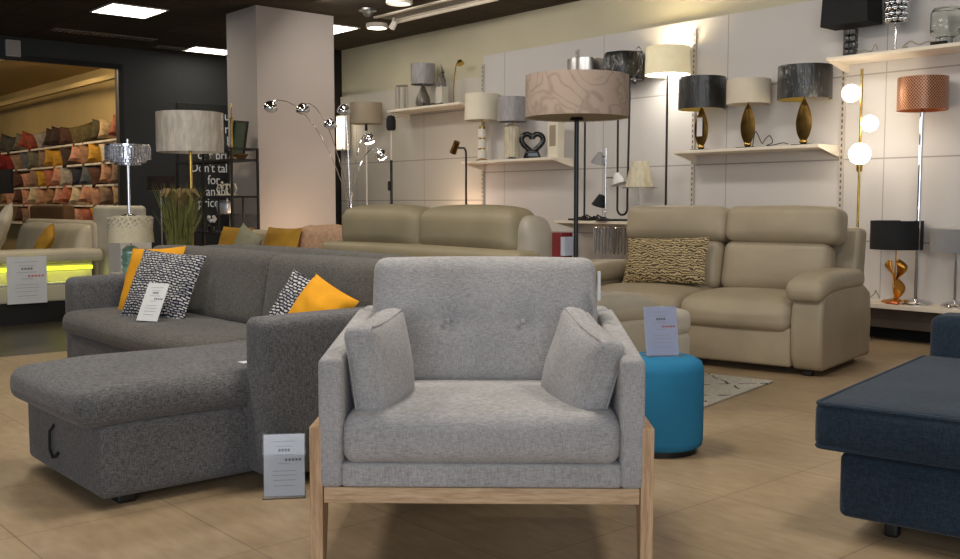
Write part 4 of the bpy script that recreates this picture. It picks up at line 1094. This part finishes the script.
t = thing('flower_ornament', 'small white flower ornament on low shelf of the black unit', 'ornament', on_unit(.0, -.05, .771), RW)
MB().lathe([(0,0),(.04,0),(.045,.06),(.02,.09),(0,.09)], 16).build('flower_pot', M['black'], t)
mb = MB()
for k in range(7): mb.ball((.045*math.cos(k*.9), .03*math.sin(k*.9), .12+.02*(k % 3)), .022, 8)
mb.build('flower_petals', M['paper'], t)
t = thing('bottle_set', 'dark bottle ornament on upper left shelf of the black unit', 'ornament', on_unit(-.14, -.04, 1.546), RW)
MB().lathe([(0,0),(.05,0),(.055,.05),(.02,.09),(.015,.12),(0,.12)], 16).build('bottle_body', M['smoke'], t)
t = thing('bowl', 'dark wooden bowl on the upper shelf beside the green tray', 'bowl', on_unit(.52, .03, 1.546), RW)
MB().lathe([(0,0),(.05,0),(.09,.05),(.085,.055),(.045,.012),(0,.012)], 20).build('bowl_body', M['tanbox'], t)

# ------------------------------------------------------------------ ceiling fittings and wall speaker
t = thing('wall_speaker', 'small white wall box above the showroom opening', 'speaker', R(13.74, 4.0, 2.96), math.atan2(V1, V0))
MB().box(-.09, .09, .0, .06, 0, .21).build('speaker_case', M['plastic'], t, bevel=.008)
MB().box(-.075, .075, -.006, -.001, .015, .195).build('speaker_grille', M['pillar'], t)
def ceil_panel(name, label, u0, u1, v0, v1, m, fm, cat='ceiling light', grp=None):
    t = thing(name, label, cat, R((u0+u1)/2, (v0+v1)/2, CH), RW, grp)
    a, b = (u1-u0)/2, (v1-v0)/2
    MB().box(-a, a, -b, -b+.02, -.012, -.001).box(-a, a, b-.02, b, -.012, -.001).box(-a, -a+.02, -b, b, -.012, -.001).box(a-.02, a, -b, b, -.012, -.001).build('light_frame', fm, t)
    MB().box(-a+.02, a-.02, -b+.02, b-.02, -.009, -.001).build('light_diffuser', m, t)
    return t
ceil_panel('ceiling_light', 'bright square ceiling panel nearest, above the left opening', 10.77, 11.43, 4.14, 4.78, M['panel'], M['white'])
ceil_panel('ceiling_light', 'square ceiling light touching left edge of the pillar top', 12.98, 13.45, 6.12, 6.80, M['panel'], M['white'])
ceil_panel('ceiling_light', 'ceiling light panel just right of the pillar top', 10.32, 10.95, 6.52, 7.02, M['panel'], M['white'])
for i, (u, v0, v1, lb) in enumerate(((12.85, 4.2, 5.5, 'long grey slotted vent strip in the ceiling above the opening'), (13.33, 5.7, 6.17, 'short ceiling vent strip between the long vent and rear light'))):
    t = thing('ceiling_vent', lb, 'vent', R(u, (v0+v1)/2, CH), RW); b = (v1-v0)/2
    MB().box(-.09, .09, -b, b, -.012, -.001).build('vent_frame', M['louvre'], t)
    mb = MB(); n = int(b*2/.06)
    for k in range(n): mb.box(-.075, .075, -b+.03+k*.06, -b+.05+k*.06, -.02, -.012)
    mb.build('vent_slats', M['steel'], t)
def downlight(u, v, r, label, m):
    t = thing('downlight', label, 'ceiling light', R(u, v, CH), RW)
    MB().lathe([(r, -.001), (r, -.05), (r*.86, -.055), (r*.86, -.001)], 28).build('light_rim', M['white'], t)
    MB().lathe([(0, -.03), (r*.85, -.03), (r*.85, -.035), (0, -.035)], 28).build('light_lens', m, t)
downlight(9.98, 7.02, .13, 'round lit downlight right of the pillar', M['bulb'])
downlight(8.63, 6.36, .14, 'round dim downlight cut by the top edge', M['paneldim'])
t = thing('dome_camera', 'chrome domed fitting on the ceiling left of the light channel', 'ceiling fitting', R(9.30, 6.42, CH), RW)
MB().lathe([(0,-.001),(.10,-.001),(.10,-.02),(.08,-.02),(0,-.02)], 24).build('fitting_plate', M['steel'], t)
MB().ball((0,0,-.03), .06, 16).build('fitting_dome', M['smoke'], t)
t = thing('light_channel', 'long recessed pale light channel in the ceiling above the heart shelf', 'ceiling light', R(8.7, 6.88, CH), RW)
MB().box(-.92, .92, -.16, -.12, -.02, -.001).box(-.92, .92, .10, .14, -.02, -.001).build('channel_frame', M['shelf'], t)
MB().box(-.92, .92, -.12, .10, -.008, -.001).build('channel_bed', M['louvre'], t)
MB().tube([(-.9, .12, -.04), (.9, .12, -.04)], .02, 10).build('channel_tube', M['shelf'], t)
t = thing('spotlight', 'small white spotlight at left end of the light channel', 'ceiling light', R(9.42, 6.86, CH), RW)
MB().tube([(0,0,-.025),(0,0,-.07)], .01, 8).build('spot_stem', M['white'], t)
MB().lathe([(0,.05),(.03,.05),(.04,-.05),(.035,-.05),(0,-.02)], 18, m=T(0,0,-.10,0,.8,0)).build('spot_head', M['white'], t)

# ------------------------------------------------------------------ lights
def area(name, loc, aim, sx, sy, e, col, spread=None):
    L = bpy.data.lights.new(name, 'AREA'); L.shape = 'RECTANGLE'; L.size = sx; L.size_y = sy; L.energy = e; L.color = col
    if spread: L.spread = spread
    o = bpy.data.objects.new(name, L); C.objects.link(o); o.location = loc
    o.rotation_euler = (Vector(aim)-Vector(loc)).to_track_quat('-Z', 'Y').to_euler(); return o
def point(name, loc, e, col, r=.05):
    L = bpy.data.lights.new(name, 'POINT'); L.energy = e; L.color = col; L.shadow_soft_size = r
    o = bpy.data.objects.new(name, L); C.objects.link(o); o.location = loc; return o
WARM = (1, .84, .62); NEUT = (1, .93, .84); COOL = (.86, .92, 1)
area('shop_window_light', (-.6, -3.6, 1.9), (0, 4, .9), 6, 2.4, 170, COOL)
for u, v, e in ((4.0, 5.4, 20), (6.2, 5.4, 22), (8.6, 5.7, 24), (2.2, 5.2, 14)):
    area('wall_wash', R(u, v, CH-.03), R(u, 7.8, 1.3), 1.2, .3, e, NEUT)
for u, v, e in ((3.2, 2.4, 40), (1.0, 3.2, 30), (6.2, 2.0, 28), (4.2, .6, 30)):
    area('ceiling_troffer', R(u, v, CH-.03), R(u, v, 0), .6, .6, e, NEUT)
area('arm_led', R(9.43, 2.96, .505), R(9.50, 2.96, .30), .86, .02, .7, (.75, .85, .05))
area('left_troffer', R(9.0, 3.3, CH-.03), R(9.0, 3.3, 0), .6, .6, 22, WARM)
for u, v in ((16.5, 3.2), (19.5, 3.2), (15.2, 4.6)):
    area('rear_troffer', R(u, v, CH-.05), R(u+.2, 5.6, 1.0), .8, .8, 30, (1, .78, .50))
point('cream_lamp_bulb', R(6.08, 7.62, 2.43), 6, WARM)
for z, dx in ((1.945, -.055), (1.70, .105), (1.47, 0)):
    point('globe_bulb', R(4.03-dx, 7.22, z), 1.6, (1, .74, .45), .08)
point('floor_uplight', R(9.2, 7.45, .95), 7, (1, .66, .45), .06)
point('pillar_uplight', R(9.3, 5.75, .75), 9, (1, .70, .45), .08)
point('wall_light_bulb', R(11.86, 7.55, 2.1), 4, WARM, .1)

w = bpy.data.worlds.new('World'); bpy.context.scene.world = w; w.use_nodes = True
bg = w.node_tree.nodes['Background']; bg.inputs[0].default_value = (.80, .88, 1, 1); bg.inputs[1].default_value = .28

# ------------------------------------------------------------------ camera
cam = bpy.data.cameras.new('Camera'); co = bpy.data.objects.new('Camera', cam); C.objects.link(co)
co.location = (0, 0, 1.08); co.rotation_euler = (PI/2-math.atan(.076), 0, 0)
cam.sensor_width = 36; cam.lens = 37.5; cam.clip_start = .05; cam.clip_end = 100
sc = bpy.context.scene; sc.camera = co
sc.view_settings.view_transform = 'Standard'; sc.view_settings.look = 'None'; sc.view_settings.exposure = .15
